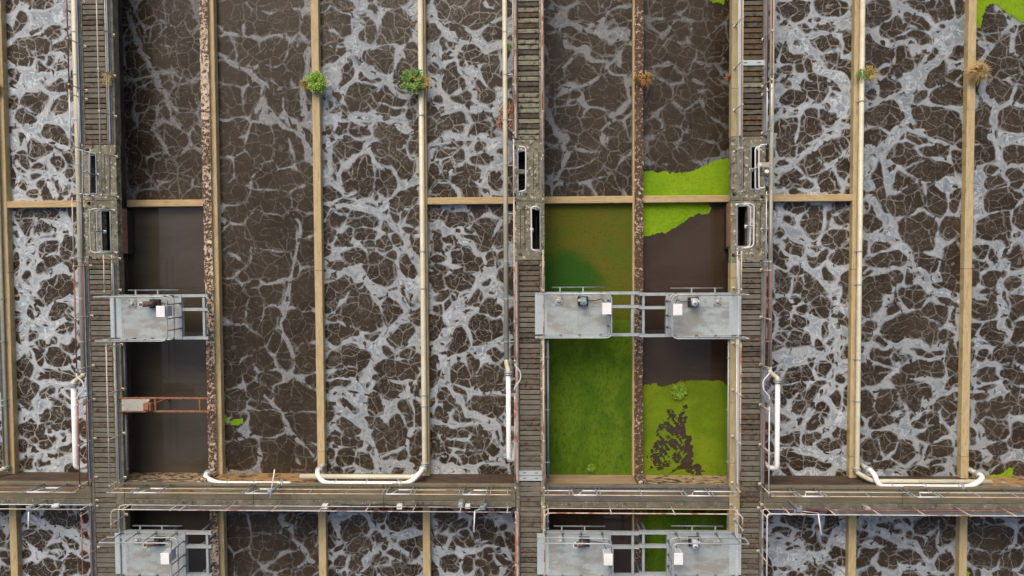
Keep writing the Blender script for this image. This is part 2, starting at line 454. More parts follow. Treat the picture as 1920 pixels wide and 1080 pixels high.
def foam_mat(name, seed, dens=0.0, fil=0.8, bright=1.0, patch=0.0, warm=0.0):
    """sludge water with a net of foam: the cell layout comes from the mesh, its edges, strands and froth from here"""
    n = NT(name)
    off = (seed * 13.7, seed * 7.3, 0.0)
    p = n.vmath('ADD', n.vmath('MULTIPLY', n.pos, (1, 1, 0)), off)
    w1 = n.vmath('SUBTRACT', n.noise(0.9, 4, 0.6, p, 1), (0.5, 0.5, 0.5))
    w2 = n.vmath('SUBTRACT', n.noise(3.2, 4, 0.6, p, 1), (0.5, 0.5, 0.5))
    pw = n.vmath('ADD', p, n.vmath('ADD', n.vmath('SCALE', w1, 0.9), n.vmath('SCALE', w2, 0.24)))
    s = n.attr('cell')
    e1 = n.math('SUBTRACT', n.noise(3.2, 5, 0.6, pw), 0.5)
    edge = n.math('ADD', n.math('ADD', s, dens), n.math('MULTIPLY', e1, 0.20))
    band = n.step(edge, -0.022, 0.040)
    near = n.step(edge, -0.30, 0.0)            # 1 beside the thick foam
    # sub-cells cut into the thick foam
    vs_ = n.vor(2.4, pw)
    hole = n.step(n.math('ADD', vs_, n.math('MULTIPLY', n.math('SUBTRACT', n.noise(0.9, 3, 0.5, p), 0.5), 0.55)), 0.33, 0.38)
    band = n.math('MULTIPLY', band, n.math('SUBTRACT', 1.0, n.math('MULTIPLY', hole, n.step(edge, 0.30, 0.10))))
    # thin strands inside the dark cells, thickening into lace towards the foam
    m1 = n.step(n.noise(0.8, 3, 0.55, p), 0.36, 0.56)
    wd = n.math('ADD', n.math('MULTIPLY_ADD', n.noise(2.2, 3, 0.6, p), 0.12, -0.022), n.math('MULTIPLY', near, 0.05))
    pw1 = n.vmath('ADD', p, n.vmath('ADD', n.vmath('SCALE', w1, 0.6), n.vmath('SCALE', w2, 0.17)))
    v1 = n.vor(1.75, pw1)
    f1 = n.math('MULTIPLY', n.math('SUBTRACT', 1.0, n.step(v1, n.math('MULTIPLY', wd, 0.35), wd)), n.math('MAXIMUM', m1, n.math('MULTIPLY', near, 0.8)))
    pw3 = n.vmath('ADD', p, n.vmath('ADD', n.vmath('SCALE', w1, 0.5), n.vmath('SCALE', w2, 0.55)))
    v2 = n.vor(4.4, pw3)
    m2 = n.step(n.noise(1.7, 4, 0.6, pw), 0.40, 0.60)
    w2_ = n.math('MULTIPLY_ADD', near, 0.05, 0.06)
    f2 = n.math('MULTIPLY', n.math('SUBTRACT', 1.0, n.step(v2, n.math('MULTIPLY', w2_, 0.25), w2_)), m2)
    rd = n.math('ABSOLUTE', n.math('SUBTRACT', n.noise(2.6, 4, 0.55, n.vmath('MULTIPLY', pw, (1.0, 1.5, 1)), dist=0.7), 0.5))
    f3 = n.math('MULTIPLY', n.math('SUBTRACT', 1.0, n.step(rd, 0.004, 0.024)), n.step(n.noise(1.3, 4, 0.6, pw3), 0.44, 0.6))
    # arcs that follow the outline of the cell
    arc = n.math('PINGPONG', n.math('ADD', n.math('MULTIPLY', s, 3.4), n.math('MULTIPLY', n.noise(1.4, 4, 0.6, p), 1.6)), 0.5)
    f4 = n.math('MULTIPLY', n.math('MULTIPLY', n.step(arc, 0.07, 0.015), n.step(n.noise(1.5, 4, 0.65, pw3), 0.43, 0.58)), n.step(s, -0.04, -0.10))
    strands = n.math('MAXIMUM', n.math('MAXIMUM', f1, n.math('MULTIPLY', f2, 0.45)), n.math('MAXIMUM', n.math('MULTIPLY', f3, 0.5), n.math('MULTIPLY', f4, 0.8)))
    strands = n.math('MULTIPLY', strands, n.math('MULTIPLY', n.step(n.noise(7.0, 4, 0.7, p), 0.25, 0.6, 0.15, 1.0), fil * 0.85))
    if patch > 0:
        sp = n.step(n.noise(11.0, 5, 0.75, p), 0.40, 0.58)
        band = n.math('MULTIPLY', band, n.math('MULTIPLY_ADD', sp, patch, 1.0 - patch))
    body = n.step(n.noise(4.0, 6, 0.7, n.vmath('MULTIPLY', pw, (1.0, 1.0, 1.0)), dist=0.6), 0.25, 0.75)
    rim = n.math('MULTIPLY', n.step(edge, 0.02, 0.055), n.step(edge, 0.16, 0.05))
    froth = n.math('MULTIPLY', n.step(n.noise(20.0, 4, 0.8, p), 0.62, 0.74), band)
    streak = n.math('MULTIPLY', n.step(n.math('ABSOLUTE', n.math('SUBTRACT', n.noise(1.6, 5, 0.6, pw, dist=1.3), 0.5)), 0.05, 0.0), n.step(edge, 0.05, 0.2))
    wc = n.mix(n.step(n.noise(0.5, 4), 0.35, 0.65), (0.026, 0.0185, 0.0108), (0.040, 0.0295, 0.0182))
    cool = (0.145 * bright, 0.175 * bright, 0.195 * bright)
    cool2 = (0.262 * bright, 0.300 * bright, 0.322 * bright)
    wm = (0.235 * bright, 0.220 * bright, 0.205 * bright)
    fc = n.mix(body, cool, cool2)
    # veins of denser froth drawn out along the flow
    vein = n.noise(1.5, 6, 0.62, pw, dist=1.6)
    fc = n.mix(n.step(vein, 0.50, 0.66, 0.0, 0.8), fc, (0.36 * bright, 0.392 * bright, 0.415 * bright))
    fc = n.mix(n.step(n.noise(0.7, 3, 0.5, p), 0.62, 0.40, 0.0, 0.35), fc, (0.12 * bright, 0.142 * bright, 0.165 * bright))
    if warm > 0:
        fc = n.mix(warm, fc, wm)
    hl = (0.50 * bright, 0.535 * bright, 0.555 * bright)
    fc = n.mix(n.math('MULTIPLY', rim, 0.42), fc, (0.40 * bright, 0.405 * bright, 0.40 * bright))
    fc = n.mix(n.math('MULTIPLY', froth, 0.35), fc, hl)
    fc = n.mix(n.math('MULTIPLY', streak, 0.75), fc, hl)
    col = n.mix(n.math('MULTIPLY', strands, 0.9), wc, (0.285 * bright, 0.278 * bright, 0.255 * bright))
    col = n.mix(n.math('MULTIPLY', band, 0.94), col, fc)
    tot = n.math('MAXIMUM', band, strands)
    n.bump(n.math('ADD', n.math('MULTIPLY_ADD', strands, 0.3, band), n.math('MULTIPLY', n.noise(16, 4, 0.7, p), 0.3)), 0.3, 0.03)
    n.b.inputs['Specular IOR Level'].default_value = 0.22
    n.L(n.math('MULTIPLY_ADD', tot, 0.5, 0.2), n.b.inputs['Roughness'])
    n.L(col, n.b.inputs['Base Color'])
    return n.m


# ------------------------------------------------------------------ the grid of the plant, in metres
XA0, XA1 = WX([(148, 0), (172, 900)]), WX([(213, 0), (229, 850)])        # west walkway slab
PA0, PA1 = WX([(155, 0), (181, 1080)]), WX([(197, 0), (216, 1000)])
XB0, XB1 = WX([(963, 0), (967, 850)]), WX([(1020, 0), (1022, 850)])      # middle walkway slab
PB0, PB1 = WX([(971, 0), (975, 850)]), WX([(1010, 0), (1013, 850)])
XC0, XC1 = WX([(1370, 0), (1371, 850)]), WX([(1438, 0), (1431, 850)])    # east walkway slab
PC0, PC1 = WX([(1394, 0), (1388, 850)]), WX([(1433, 0), (1422, 850)])
YD1, YD0 = WY([(100, 908), (700, 904), (1100, 906), (1700, 914)]), WY([(100, 950), (700, 948), (1100, 948), (1700, 956)])
YTOP, YBOT, XL, XR = 15.0, -17.5, -27.0, 25.0
# low dividers: centre x and width at their tops
LOWW = 0.31
D0 = WX([(-4, 0), (18, 860)], Z_LOW)
D2 = WX([(588.5, 0), (603, 870), (605, 1080)], Z_LOW)
D3 = WX([(788, 0), (800, 860), (800, 1040)], Z_LOW)
D6 = WX([(1612, 0), (1599, 860), (1598, 1080)], Z_LOW)
D7 = WX([(1825, 0), (1809, 860), (1806, 1080)], Z_LOW)
ZH = -1.08
D1a, D1b = WX([(372, 0), (391, 870)], ZH), WX([(388.5, 0), (406, 870)], ZH)
D5a, D5b = WX([(1190, 0), (1190, 870)], ZH), WX([(1207, 0), (1205, 870)], ZH)
CY = WY([(75, 382), (305, 380.5), (880, 378), (1100, 375.5), (1285, 372.5), (1525, 369.5)], Z_LOW)
D8, DM1 = D7 + (D7 - D6), D0 - (D7 - D6)
mid = lambda a, b: (a + b) / 2
print('A', XA0, PA0, PA1, XA1, 'B', XB0, XB1, 'C', XC0, XC1, 'D', YD0, YD1, 'low', D0, D2, D3, D6, D7, 'CY', CY)

# ground under everything
g = MB()
g.v = [(-300, -300, -4), (300, -300, -4), (300, 300, -4), (-300, 300, -4)]
g.f = [(0, 1, 2, 3)]
tag(g.build('ground', M['ground']), kind='structure')
# the rest of the site beyond the basins, level with the walkways
g = MB()
for a in ((-300, XL, -300, 300), (XR, 300, -300, 300), (XL, XR, YTOP, 300), (XL, XR, -300, YBOT)):
    g.box(a[0], a[1], a[2], a[3], -4.2, -0.02)
tag(g.build('terrain', M['deck']), kind='structure')

# ------------------------------------------------------------------ foam cells traced tank by tank (tile pixels, 3x)
TILES = {
    (0, 0): '160,120,50,65 250,250,50,45,-20 120,330,75,60 370,270,35,40 300,185,30,28 245,30,80,35 60,200,45,30 250,385,25,18 200,560,60,45 320,600,60,40 130,640,50,40 220,820,50,40 330,780,70,60,30 130,900,30,40 300,940,40,35 210,960,35,35 60,980,18,60 390,880,25,40 60,40,40,40 380,480,22,30 '
            '1320,90,90,70 1260,290,50,50 1290,430,70,50 1370,300,70,60 1280,560,60,60 1380,540,60,50 1290,720,70,40 1320,820,60,60 1390,950,70,70 1280,950,50,60 '
            '850,80,50,45 1000,75,60,60 760,170,40,50 1000,220,110,45 900,330,60,60 1040,330,80,70 840,550,50,50 1040,560,70,60 980,770,60,50 840,800,80,60 760,330,40,60 740,560,30,60 1060,680,50,50 880,960,60,50 1060,900,50,40 780,950,50,60 1000,1020,50,40',
    (480, 0): '445,130,80,70 480,25,55,35,20 630,190,50,55,-40 665,55,18,15 770,165,80,75 780,30,80,35 435,220,40,25,30 455,345,65,45,-20 685,220,15,20 710,335,75,65 630,420,30,28 820,395,60,70 880,320,30,60 580,545,70,70 755,545,90,60,-5 740,620,95,30 885,560,15,25 885,640,18,30 410,690,25,35 500,740,40,40 600,740,35,35 760,770,95,65,15 510,840,65,60 880,740,12,40 435,915,22,28 830,920,50,60,20 700,880,45,30,35 420,980,15,20 570,1000,80,90 710,1010,65,65 880,830,14,35 400,800,15,35 '
              '1120,195,60,45,20 1240,80,90,60,25 1320,180,60,60 1050,75,35,45 1110,450,75,85,15 1230,300,70,40,15 1155,340,30,45,-20 1330,400,40,90 1290,525,55,55 1165,545,60,55 1000,320,20,20 985,400,20,40 1020,575,22,15 1110,715,90,50,-10 1260,740,60,40,20 1320,720,25,30 1105,805,45,25 1250,910,60,40 1120,900,30,35 1180,970,60,50 1330,1020,40,50 990,1020,18,60 '
              '80,140,120,80 110,40,90,35 70,310,75,70 230,360,75,70 60,590,60,50 50,790,60,80 180,800,40,90 250,780,60,80 130,1010,120,50 250,560,30,40 90,430,90,40',
    (480, 360): '480,50,40,30,10 610,95,60,38 840,40,60,60 610,165,60,25 435,150,30,35 775,190,48,28,20 420,245,28,40 500,280,38,42 620,255,55,35 860,120,20,35 735,310,35,40 830,270,25,30 570,390,60,45,10 690,450,85,70,-30 760,365,22,25 850,420,28,28 450,435,35,25 415,340,25,40 455,590,60,85,40 580,680,105,95 490,790,70,45,20 760,660,40,60 810,810,60,50,-30 865,895,30,30 540,930,125,55,-5 800,1000,110,70,20 910,960,25,40 530,1000,80,35 '
                '1110,140,80,45,5 1270,190,50,55 1020,260,35,50 1240,290,80,40,10 1100,270,30,30 1200,395,110,50,15 1150,500,60,65 1335,390,30,40 1330,650,60,50,15 1220,650,85,40,-35 1090,665,30,35 1030,605,28,22 1015,680,28,35 1010,530,22,40 1300,780,95,70,-10 1180,1040,70,60 1310,1020,70,60 1350,920,35,30 1020,385,20,15 '
                '90,60,80,50 75,240,110,80 70,400,80,80 250,190,50,80 260,350,60,60 250,560,90,80 60,580,70,60 250,780,85,80 60,760,60,90 190,900,40,40 110,850,40,60 60,930,70,60 260,60,40,60 290,900,40,60',
    (480, 720): '750,20,80,35 445,15,55,25 535,68,35,12 660,130,50,40 640,190,60,30 900,70,18,10 850,180,35,70 740,300,85,120,25 480,225,50,30,30 450,300,38,35 540,320,40,35 905,330,30,50 490,400,45,45 610,420,70,50,20 420,400,10,40 900,180,25,60 760,400,80,40 '
                '565,830,75,70 800,790,45,60 690,760,45,35 590,920,55,35 690,890,40,30 480,1010,50,35 600,1020,60,45 870,945,40,55,-40 830,980,50,30 790,860,30,18 440,830,20,40 560,960,40,25 870,1050,60,30 '
                '1090,100,45,35 1165,50,30,35 1200,150,55,40,20 1050,180,35,30 1290,130,70,65 1130,265,95,35 1260,290,35,40 1035,360,30,55 1140,330,50,25,20 1330,370,35,35 1120,440,50,30 1220,420,90,40 1340,230,40,25 '
                '1070,770,75,60,-30 1280,820,65,75 1160,920,45,30 1100,1010,50,45 1200,1020,40,40 1380,900,20,40 1040,890,25,30 1150,800,55,35,-35 1310,940,45,35,-20 1310,1040,40,35 1020,790,25,35 '
                '60,60,60,50 220,80,110,70 60,230,70,60 260,240,85,70 130,400,80,80 240,400,60,60 60,780,60,50 270,790,60,60 80,920,80,60 310,870,35,50 200,1000,100,50 280,1030,60,50',
    (1440, 0): '150,60,85,55 350,35,65,50 290,155,45,20 215,158,25,18 290,230,70,35 150,300,55,45,20 280,380,55,70 75,285,18,25 240,490,55,50 90,490,40,30 130,560,65,55 110,770,55,95 225,720,60,80 330,660,45,40 330,850,90,45,-30 240,930,50,60,-30 400,800,50,50,-30 410,960,50,80,20 350,1020,60,60 130,1010,60,40,-30 200,1040,45,25 450,210,20,30 65,100,15,25 '
               '620,85,60,65 700,150,75,60 800,100,60,55 775,228,60,36 890,80,40,25 800,25,90,25 990,55,40,50 620,320,70,85 765,345,40,55 830,305,32,35 895,315,32,28,-30 945,412,60,65 1045,280,45,35 1040,420,20,28 590,525,42,25 690,495,55,40 660,410,60,20,15 870,545,50,25,-35 1030,545,90,45,10 640,660,95,85 930,690,125,85,15 590,815,50,50 770,900,80,70 890,850,50,30 910,960,140,50 1060,930,40,75 700,980,25,15 850,780,50,22,20 960,130,25,20 1070,50,15,40 730,420,30,18 '
               '1270,100,65,60 1215,260,40,80 1340,320,70,110 1270,200,30,20 1420,250,40,70 1215,450,40,90 1325,540,60,65 1215,645,40,50 1390,680,80,70 1230,780,60,45 1240,880,75,45 1400,900,60,60 1400,1020,50,60 1300,1040,70,30 1430,560,30,50 1250,990,20,20',
    (1440, 360): '160,75,40,20 260,160,70,70 400,85,50,28 430,155,35,45 180,310,65,65,40 290,360,60,50,40 400,280,50,60 90,370,60,40,20 80,480,60,60 180,520,45,40 270,560,50,50,-20 75,650,55,50 170,610,40,25 310,670,45,60 185,735,60,30,30 215,665,45,30 125,755,40,25 160,850,60,50 90,830,20,20 340,780,18,35 320,985,50,35 180,1030,80,50 340,140,20,50 130,145,25,20 300,870,30,25 '
                 '780,60,60,45 920,65,55,50 850,220,110,75,20 1025,210,70,65 590,150,50,60 560,295,33,48 660,300,50,30 690,385,90,55 895,410,55,60,25 1030,410,65,95 570,455,45,28 630,590,110,110 820,595,68,45 745,485,30,30 800,485,15,28 1000,540,70,25,15 1015,620,38,33 690,670,60,45,-30 800,770,130,95,-10 940,710,50,60 565,770,42,35 565,830,25,28 670,940,60,35 610,1030,80,50,-15 870,1000,90,50 1005,950,35,60 870,910,55,22 780,1050,80,30 1040,30,40,50 980,810,35,20 740,940,30,18 1070,270,20,30 '
                 '1250,195,85,60 1330,50,100,50 1205,325,32,35 1285,330,42,35 1250,485,50,38 1205,410,40,30 1400,390,50,60 1215,650,58,45 1290,780,75,80 1350,905,50,65,20 1400,640,40,50 1400,520,45,45 1385,1020,55,55 1240,1050,55,30 1420,770,35,50 1210,925,30,20 1420,925,30,40 1320,590,20,50',
    (1440, 720): '165,25,60,30 275,55,70,50,-25 180,120,35,35 330,165,45,50 270,210,60,50 130,300,45,55 230,300,50,40 330,350,60,35 415,300,25,30 200,455,135,40 410,120,15,30 '
                 '570,50,45,35 690,80,70,80 830,60,70,60 655,190,55,50 565,130,45,40 990,100,50,45 860,190,40,45,-30 935,255,70,40,-10 1020,160,30,50 670,320,70,65 780,360,75,70 590,370,50,70 990,360,60,55,-20 640,470,70,25 910,480,60,25 970,425,35,30 '
                 '1190,75,40,30 1240,20,45,30 1290,160,50,50 1185,170,45,50 1270,250,65,60 1405,290,45,60 1180,290,40,50,20 1300,370,50,30 1175,410,40,40 1270,460,30,20 1400,120,50,50 1420,490,30,20 '
                 '160,780,90,45 370,800,45,70 60,850,50,40 160,880,35,25 130,960,50,30 270,910,50,30 230,1025,40,25 165,1055,35,22 350,880,30,30 80,1020,50,20 320,1050,50,30 '
                 '660,810,45,60,25 850,800,70,55 820,890,45,45 910,920,55,70 770,970,65,40,20 560,1000,45,55 640,1010,60,60 1000,870,40,60 1030,770,30,30 970,1000,70,50,-30 1050,1000,20,60 530,830,25,35 600,1060,50,30 740,850,18,45 '
                 '1240,870,115,80 1200,980,75,60 1420,850,30,50 1370,980,55,45,-30 1330,1060,60,25 1410,760,40,20',
    (0, 360): '230,130,100,38 150,220,55,40 95,175,25,20 250,240,70,50 270,330,85,40,-35 380,310,45,60,20 150,400,25,22 280,420,80,45,-20 160,470,30,30 75,400,12,60 300,545,130,60,-20 200,600,50,30,20 330,660,75,35,-20 150,690,30,40 380,760,60,40,-15 225,870,30,22 310,920,80,60 190,940,30,50 400,850,50,35 120,1010,40,50 300,1040,110,35 250,740,25,12 70,560,20,30 '
              '1330,130,50,40 1340,300,70,100 1310,400,50,60 1310,620,50,80 1400,650,40,80 1330,860,80,100 1310,1020,60,60 1400,980,50,60',
    (0, 720): '160,70,75,65 270,70,30,25 360,150,60,45 290,190,50,55 160,270,55,60 390,90,40,40 350,240,60,40 130,370,35,45 370,380,50,40 150,430,50,40 240,440,40,25 280,340,50,35 340,420,35,25 460,260,30,60 '
              '340,770,110,60,15 200,870,90,60,25 450,760,40,50 300,940,70,45 230,1030,110,45 420,1030,60,50 480,880,25,50 400,900,50,35,30 150,800,40,30 140,960,30,25 '
              '1330,100,60,60 1300,300,40,60 1340,400,80,60 1340,850,50,90 1380,1000,60,60 1300,1000,30,60',
    (960, 0): '410,60,80,45 360,150,60,40 590,25,70,35 610,100,65,35 430,380,95,85 270,260,65,70 420,220,100,60,20 520,500,100,90 330,640,75,60 470,680,75,65,-30 570,410,50,35 240,720,40,70 430,800,60,50 360,740,50,35 580,760,60,80 610,620,40,40 370,900,60,40 430,980,120,50 550,930,60,60 240,860,45,60 620,950,40,50 640,700,30,60 620,200,40,30 330,520,50,25 300,800,30,30 '
              '880,30,60,45 860,150,80,40 940,330,80,50 1080,410,60,55 880,415,45,40 1120,260,50,90 900,660,80,80 1070,680,90,100 1000,560,60,50 840,560,50,90 1160,600,50,80 990,710,35,40 880,780,60,40 1040,830,100,50 960,170,40,40 780,200,40,60 1050,160,60,60 1180,500,30,40 850,860,80,60 1000,60,50,50 1130,60,60,60',
}
CELLS = []
MPP = (CAM_H - Z_WATER) / FPX
for (ox, oy), txt in TILES.items():
    for c in txt.split():
        v = [float(k) for k in c.split(',')] + [0.0]
        x, y = W(ox + v[0] / 3, oy + v[1] / 3, Z_WATER)
        CELLS.append((x, y, v[2] / 3 * MPP, v[3] / 3 * MPP, -math.radians(v[4])))


# the main foam streams, traced the same way: polylines with a half width in tile pixels
STREAMS = {
    (0, 0): '16:20,310 170,190 370,50;26:20,490 220,450 340,440;16:30,540 60,720 80,820;12:80,700 250,790 420,840;12:110,900 300,1060;12:1215,350 1330,410 1440,510;8:1215,210 1320,225 1440,210;14:700,80 790,260 880,450 940,560 1000,700;10:700,440 850,460 1100,440;8:940,700 1040,720',
    (480, 0): '26:620,30 560,160 545,250 555,330 440,430 390,500;16:560,330 700,470 850,520;20:380,650 560,650 750,680 870,760;14:390,960 500,1040;20:375,480 395,900;16:970,100 1020,180 1090,220 1380,240;18:1010,300 1030,500 1110,600 1385,640;18:980,830 1100,770 1250,800 1390,880;10:1090,320 1200,440 1240,580;14:0,600 150,680 290,720;12:290,300 290,900;8:0,215 120,215 220,290',
    (480, 360): '18:400,30 550,60 760,120 870,230 900,400 885,640;18:400,480 550,510 760,560 850,640 720,830 610,1060;12:480,860 680,820 750,850;14:1000,150 1090,200 1180,300 1310,350;20:1400,480 1250,550 1110,720 1010,870 1020,980;12:1020,960 1390,890;12:1130,720 1280,680;11:190,160 205,240 150,470 180,640 160,800 240,920;9:0,500 140,480',
    (480, 720): '22:420,60 560,100 640,20;18:530,170 560,270 680,340 750,430 910,455;12:860,280 870,400;16:450,740 480,900;22:910,820 780,900 650,1050;16:1050,10 1180,90 1300,200 1390,330;12:1000,250 1250,210 1310,220;14:1010,470 1150,480 1390,455;9:100,60 160,180 150,290 270,430;12:130,750 180,860 330,960;14:1000,930 1160,960 1400,930 1430,980',
    (1440, 0): '26:60,200 170,190 290,330 440,450 430,650;16:60,990 250,840 430,720;14:70,640 250,590 420,600;14:570,20 750,20 850,90 950,150 1090,180;12:550,200 700,260 800,290;26:1030,170 930,330 860,440 760,580 780,680 660,840 600,960;14:560,560 760,560;12:800,740 950,810 1090,790;26:550,930 590,1060;15:1190,170 1270,240 1270,430 1250,560 1300,640 1300,800 1350,1000',
    (1440, 360): '18:40,130 120,220 340,340;18:100,320 260,430 400,540 410,760 430,1000;16:60,920 420,880;22:550,40 660,130 740,300 830,420 930,560 1070,640 1080,760;10:530,480 600,440 780,460;9:630,700 740,560;14:540,880 720,890 900,870 1060,830;15:1170,250 1310,290 1340,400 1300,650 1370,830',
    (1440, 720): '16:80,260 330,100 400,20;12:90,400 250,370 430,390;12:530,260 700,230 830,270 870,380 760,490;12:790,190 900,60 1060,50;16:20,880 170,920;20:20,1010 330,960 430,820;22:520,800 600,850 760,910 870,1000 930,1080;22:560,760 700,780;10:1140,80 1200,300 1260,420',
    (0, 360): '20:60,150 110,400 90,560 100,700 110,850;14:110,850 190,1050;12:110,380 330,210 420,200;12:170,500 410,430;16:110,760 430,800;22:360,120 410,230',
    (0, 720): '12:270,10 450,110;12:100,220 250,110;14:240,420 420,340;14:80,485 430,455;18:120,740 260,820 400,880 520,930;12:100,980 330,960',
    (960, 0): '20:190,100 330,110 500,170 640,260;12:290,200 480,300 530,360 620,420 640,560 540,620;12:210,520 260,620 300,720 290,1000;9:270,500 490,440;10:830,230 900,140 1000,110;8:800,400 900,370 1000,390 1110,470;7:920,580 980,650',
}
RIVERS = []
for (ox, oy), txt in STREAMS.items():
    for r_ in txt.split(';'):
        hw, pts = r_.split(':')
        RIVERS.append((float(hw) / 3 * MPP, [W(ox + float(c.split(',')[0]) / 3, oy + float(c.split(',')[1]) / 3, Z_WATER) for c in pts.split()]))


def wavy(x, y, seed):
    r = np.random.default_rng(seed)
    dx, dy = np.zeros_like(x), np.zeros_like(x)
    for k in range(14):
        f = 0.8 * 1.22 ** k
        a = r.uniform(0, 6.28)
        kx, ky = f * math.cos(a), f * math.sin(a)
        ph = r.uniform(0, 6.28, 2)
        amp = 0.10 / (1 + f * 0.35)
        dx += amp * np.sin(kx * x + ky * y + ph[0])
        dy += amp * np.sin(kx * x + ky * y + ph[1])
    return dx, dy


def near_cells(x, y, cells):
    """signed distance to the closest and second closest cell outline at one point"""
    d1 = d2 = 9.0
    for cx, cy, rx, ry, a in cells:
        ca, sa = math.cos(a), math.sin(a)
        u, v = (x - cx) * ca + (y - cy) * sa, -(x - cx) * sa + (y - cy) * ca
        d = (math.hypot(u / rx, v / ry) - 1) * math.sqrt(rx * ry)
        if d < d1:
            d1, d2 = d, d1
    return d1


def soft(x, y, seed, wl):
    """smooth field 0..1 with features about wl metres long"""
    r = np.random.default_rng(seed)
    f = np.zeros_like(x)
    for k in range(10):
        a, kk = r.uniform(0, 6.28), 6.28 / wl * r.uniform(0.5, 1.7)
        f += np.sin(kk * math.cos(a) * x + kk * math.sin(a) * y + r.uniform(0, 6.28))
    return np.clip(0.5 + f / 7.5, 0, 1)


def water_grid(x0, x1, y0, y1, mat, seed, fill=40, grow=(0.0, 0.3), wall=(0.02, 0.10), small=(0.08, 0.26), step=0.05):
    nx, ny = int((x1 - x0) / step) + 1, int((y1 - y0) / step) + 1
    ax, ay = np.linspace(x0, x1, nx), np.linspace(y0, y1, ny)
    gx, gy = np.meshgrid(ax, ay)
    cells = [c for c in CELLS if x0 < c[0] < x1 and y0 < c[1] < y1]
    r = np.random.default_rng(seed)
    for _ in range(160):        # stretches beyond the traced picture
        cx, cy, rr = r.uniform(x0, x1), r.uniform(y0, y1), r.uniform(0.3, 0.8)
        if near_cells(cx, cy, cells) > rr * 1.1:
            cells.append((cx, cy, rr * r.uniform(0.8, 1.3), rr * r.uniform(0.7, 1.0), r.uniform(0, 3.14)))
    for _ in range(fill * 4):   # small cells in the gaps
        cx, cy, rr = r.uniform(x0, x1), r.uniform(y0, y1), r.uniform(*small)
        if near_cells(cx, cy, cells) > rr * 1.1:
            cells.append((cx, cy, rr * r.uniform(0.9, 1.6), rr * r.uniform(0.6, 1.0), r.uniform(0, 3.14)))
    dx, dy = wavy(gx, gy, seed)
    wx, wy = gx + dx * 0.8, gy + dy * 0.8
    d1, d2 = np.full(gx.shape, 5.0), np.full(gx.shape, 5.0)
    for cx, cy, rx, ry, a in cells:
        R = max(rx, ry) + 1.3
        i0, i1 = np.searchsorted(ax, cx - R), np.searchsorted(ax, cx + R)
        j0, j1 = np.searchsorted(ay, cy - R), np.searchsorted(ay, cy + R)
        if i1 <= i0 or j1 <= j0:
            continue
        sl = (slice(j0, j1), slice(i0, i1))
        ca, sa = math.cos(a), math.sin(a)
        ux, uy = wx[sl] - cx, wy[sl] - cy
        u, v = ux * ca + uy * sa, -ux * sa + uy * ca
        d = (np.sqrt((u / rx) ** 2 + (v / ry) ** 2) - 1) * math.sqrt(rx * ry)
        lo = np.minimum(d1[sl], d)
        d2[sl] = np.minimum(d2[sl], np.maximum(d1[sl], d))
        d1[sl] = lo
    G = grow[0] + (grow[1] - grow[0]) * soft(gx, gy, seed + 1, 2.6)
    Wl = wall[0] + (wall[1] - wall[0]) * soft(gx, gy, seed + 2, 1.5) ** 1.5
    p, q_ = d1 - G, Wl - (d2 - d1) / 2
    kk = 0.16
    h = np.clip(0.5 + 0.5 * (p - q_) / kk, 0, 1)
    s = q_ * (1 - h) + p * h + kk * h * (1 - h)
    rx_, ry_ = gx + dx * 1.3, gy + dy * 1.3
    for hw, pts in RIVERS:
        if not any(x0 - 0.2 < a < x1 + 0.2 and y0 - 0.3 < b < y1 + 0.3 for a, b in pts):
            continue
        for (ax_, ay_), (bx_, by_) in zip(pts[:-1], pts[1:]):
            L2 = (bx_ - ax_) ** 2 + (by_ - ay_) ** 2
            t = np.clip(((rx_ - ax_) * (bx_ - ax_) + (ry_ - ay_) * (by_ - ay_)) / L2, 0, 1)
            dd = np.hypot(rx_ - ax_ - t * (bx_ - ax_), ry_ - ay_ - t * (by_ - ay_))
            rv = hw * (0.8 + 0.9 * soft(gx, gy, seed + 9, 1.2)) - dd
            k2 = 0.14
            h = np.clip(0.5 + 0.5 * (rv - s) / k2, 0, 1)
            s = np.where(rv > -0.4, s * (1 - h) + rv * h + k2 * h * (1 - h) * 0.6, s)
    v = np.stack([gx.ravel(), gy.ravel(), np.full(nx * ny, Z_WATER)], 1)
    idx = np.arange(nx * ny).reshape(ny, nx)
    q = np.stack([idx[:-1, :-1].ravel(), idx[:-1, 1:].ravel(), idx[1:, 1:].ravel(), idx[1:, :-1].ravel()], 1)
    me = bpy.data.meshes.new('water')
    me.vertices.add(len(v))
    me.vertices.foreach_set('co', v.astype(np.float32).ravel())
    me.loops.add(q.size)
    me.loops.foreach_set('vertex_index', q.astype(np.int32).ravel())
    me.polygons.add(len(q))
    me.polygons.foreach_set('loop_start', np.arange(0, q.size, 4, dtype=np.int32))
    me.update(calc_edges=True)
    at = me.attributes.new('cell', 'FLOAT', 'POINT')
    at.data.foreach_set('value', np.clip(s, -1, 1).astype(np.float32).ravel())
    me.materials.append(mat)
    o = bpy.data.objects.new('water', me)
    COL.objects.link(o)
    return tag(o, kind='structure')


def water_flat(x0, x1, y0, y1, mat):
    b = MB()
    b.v = [(x0, y0, Z_WATER), (x1, y0, Z_WATER), (x1, y1, Z_WATER), (x0, y1, Z_WATER)]
    b.f = [(0, 1, 2, 3)]
    return tag(b.build('water', mat), kind='structure')


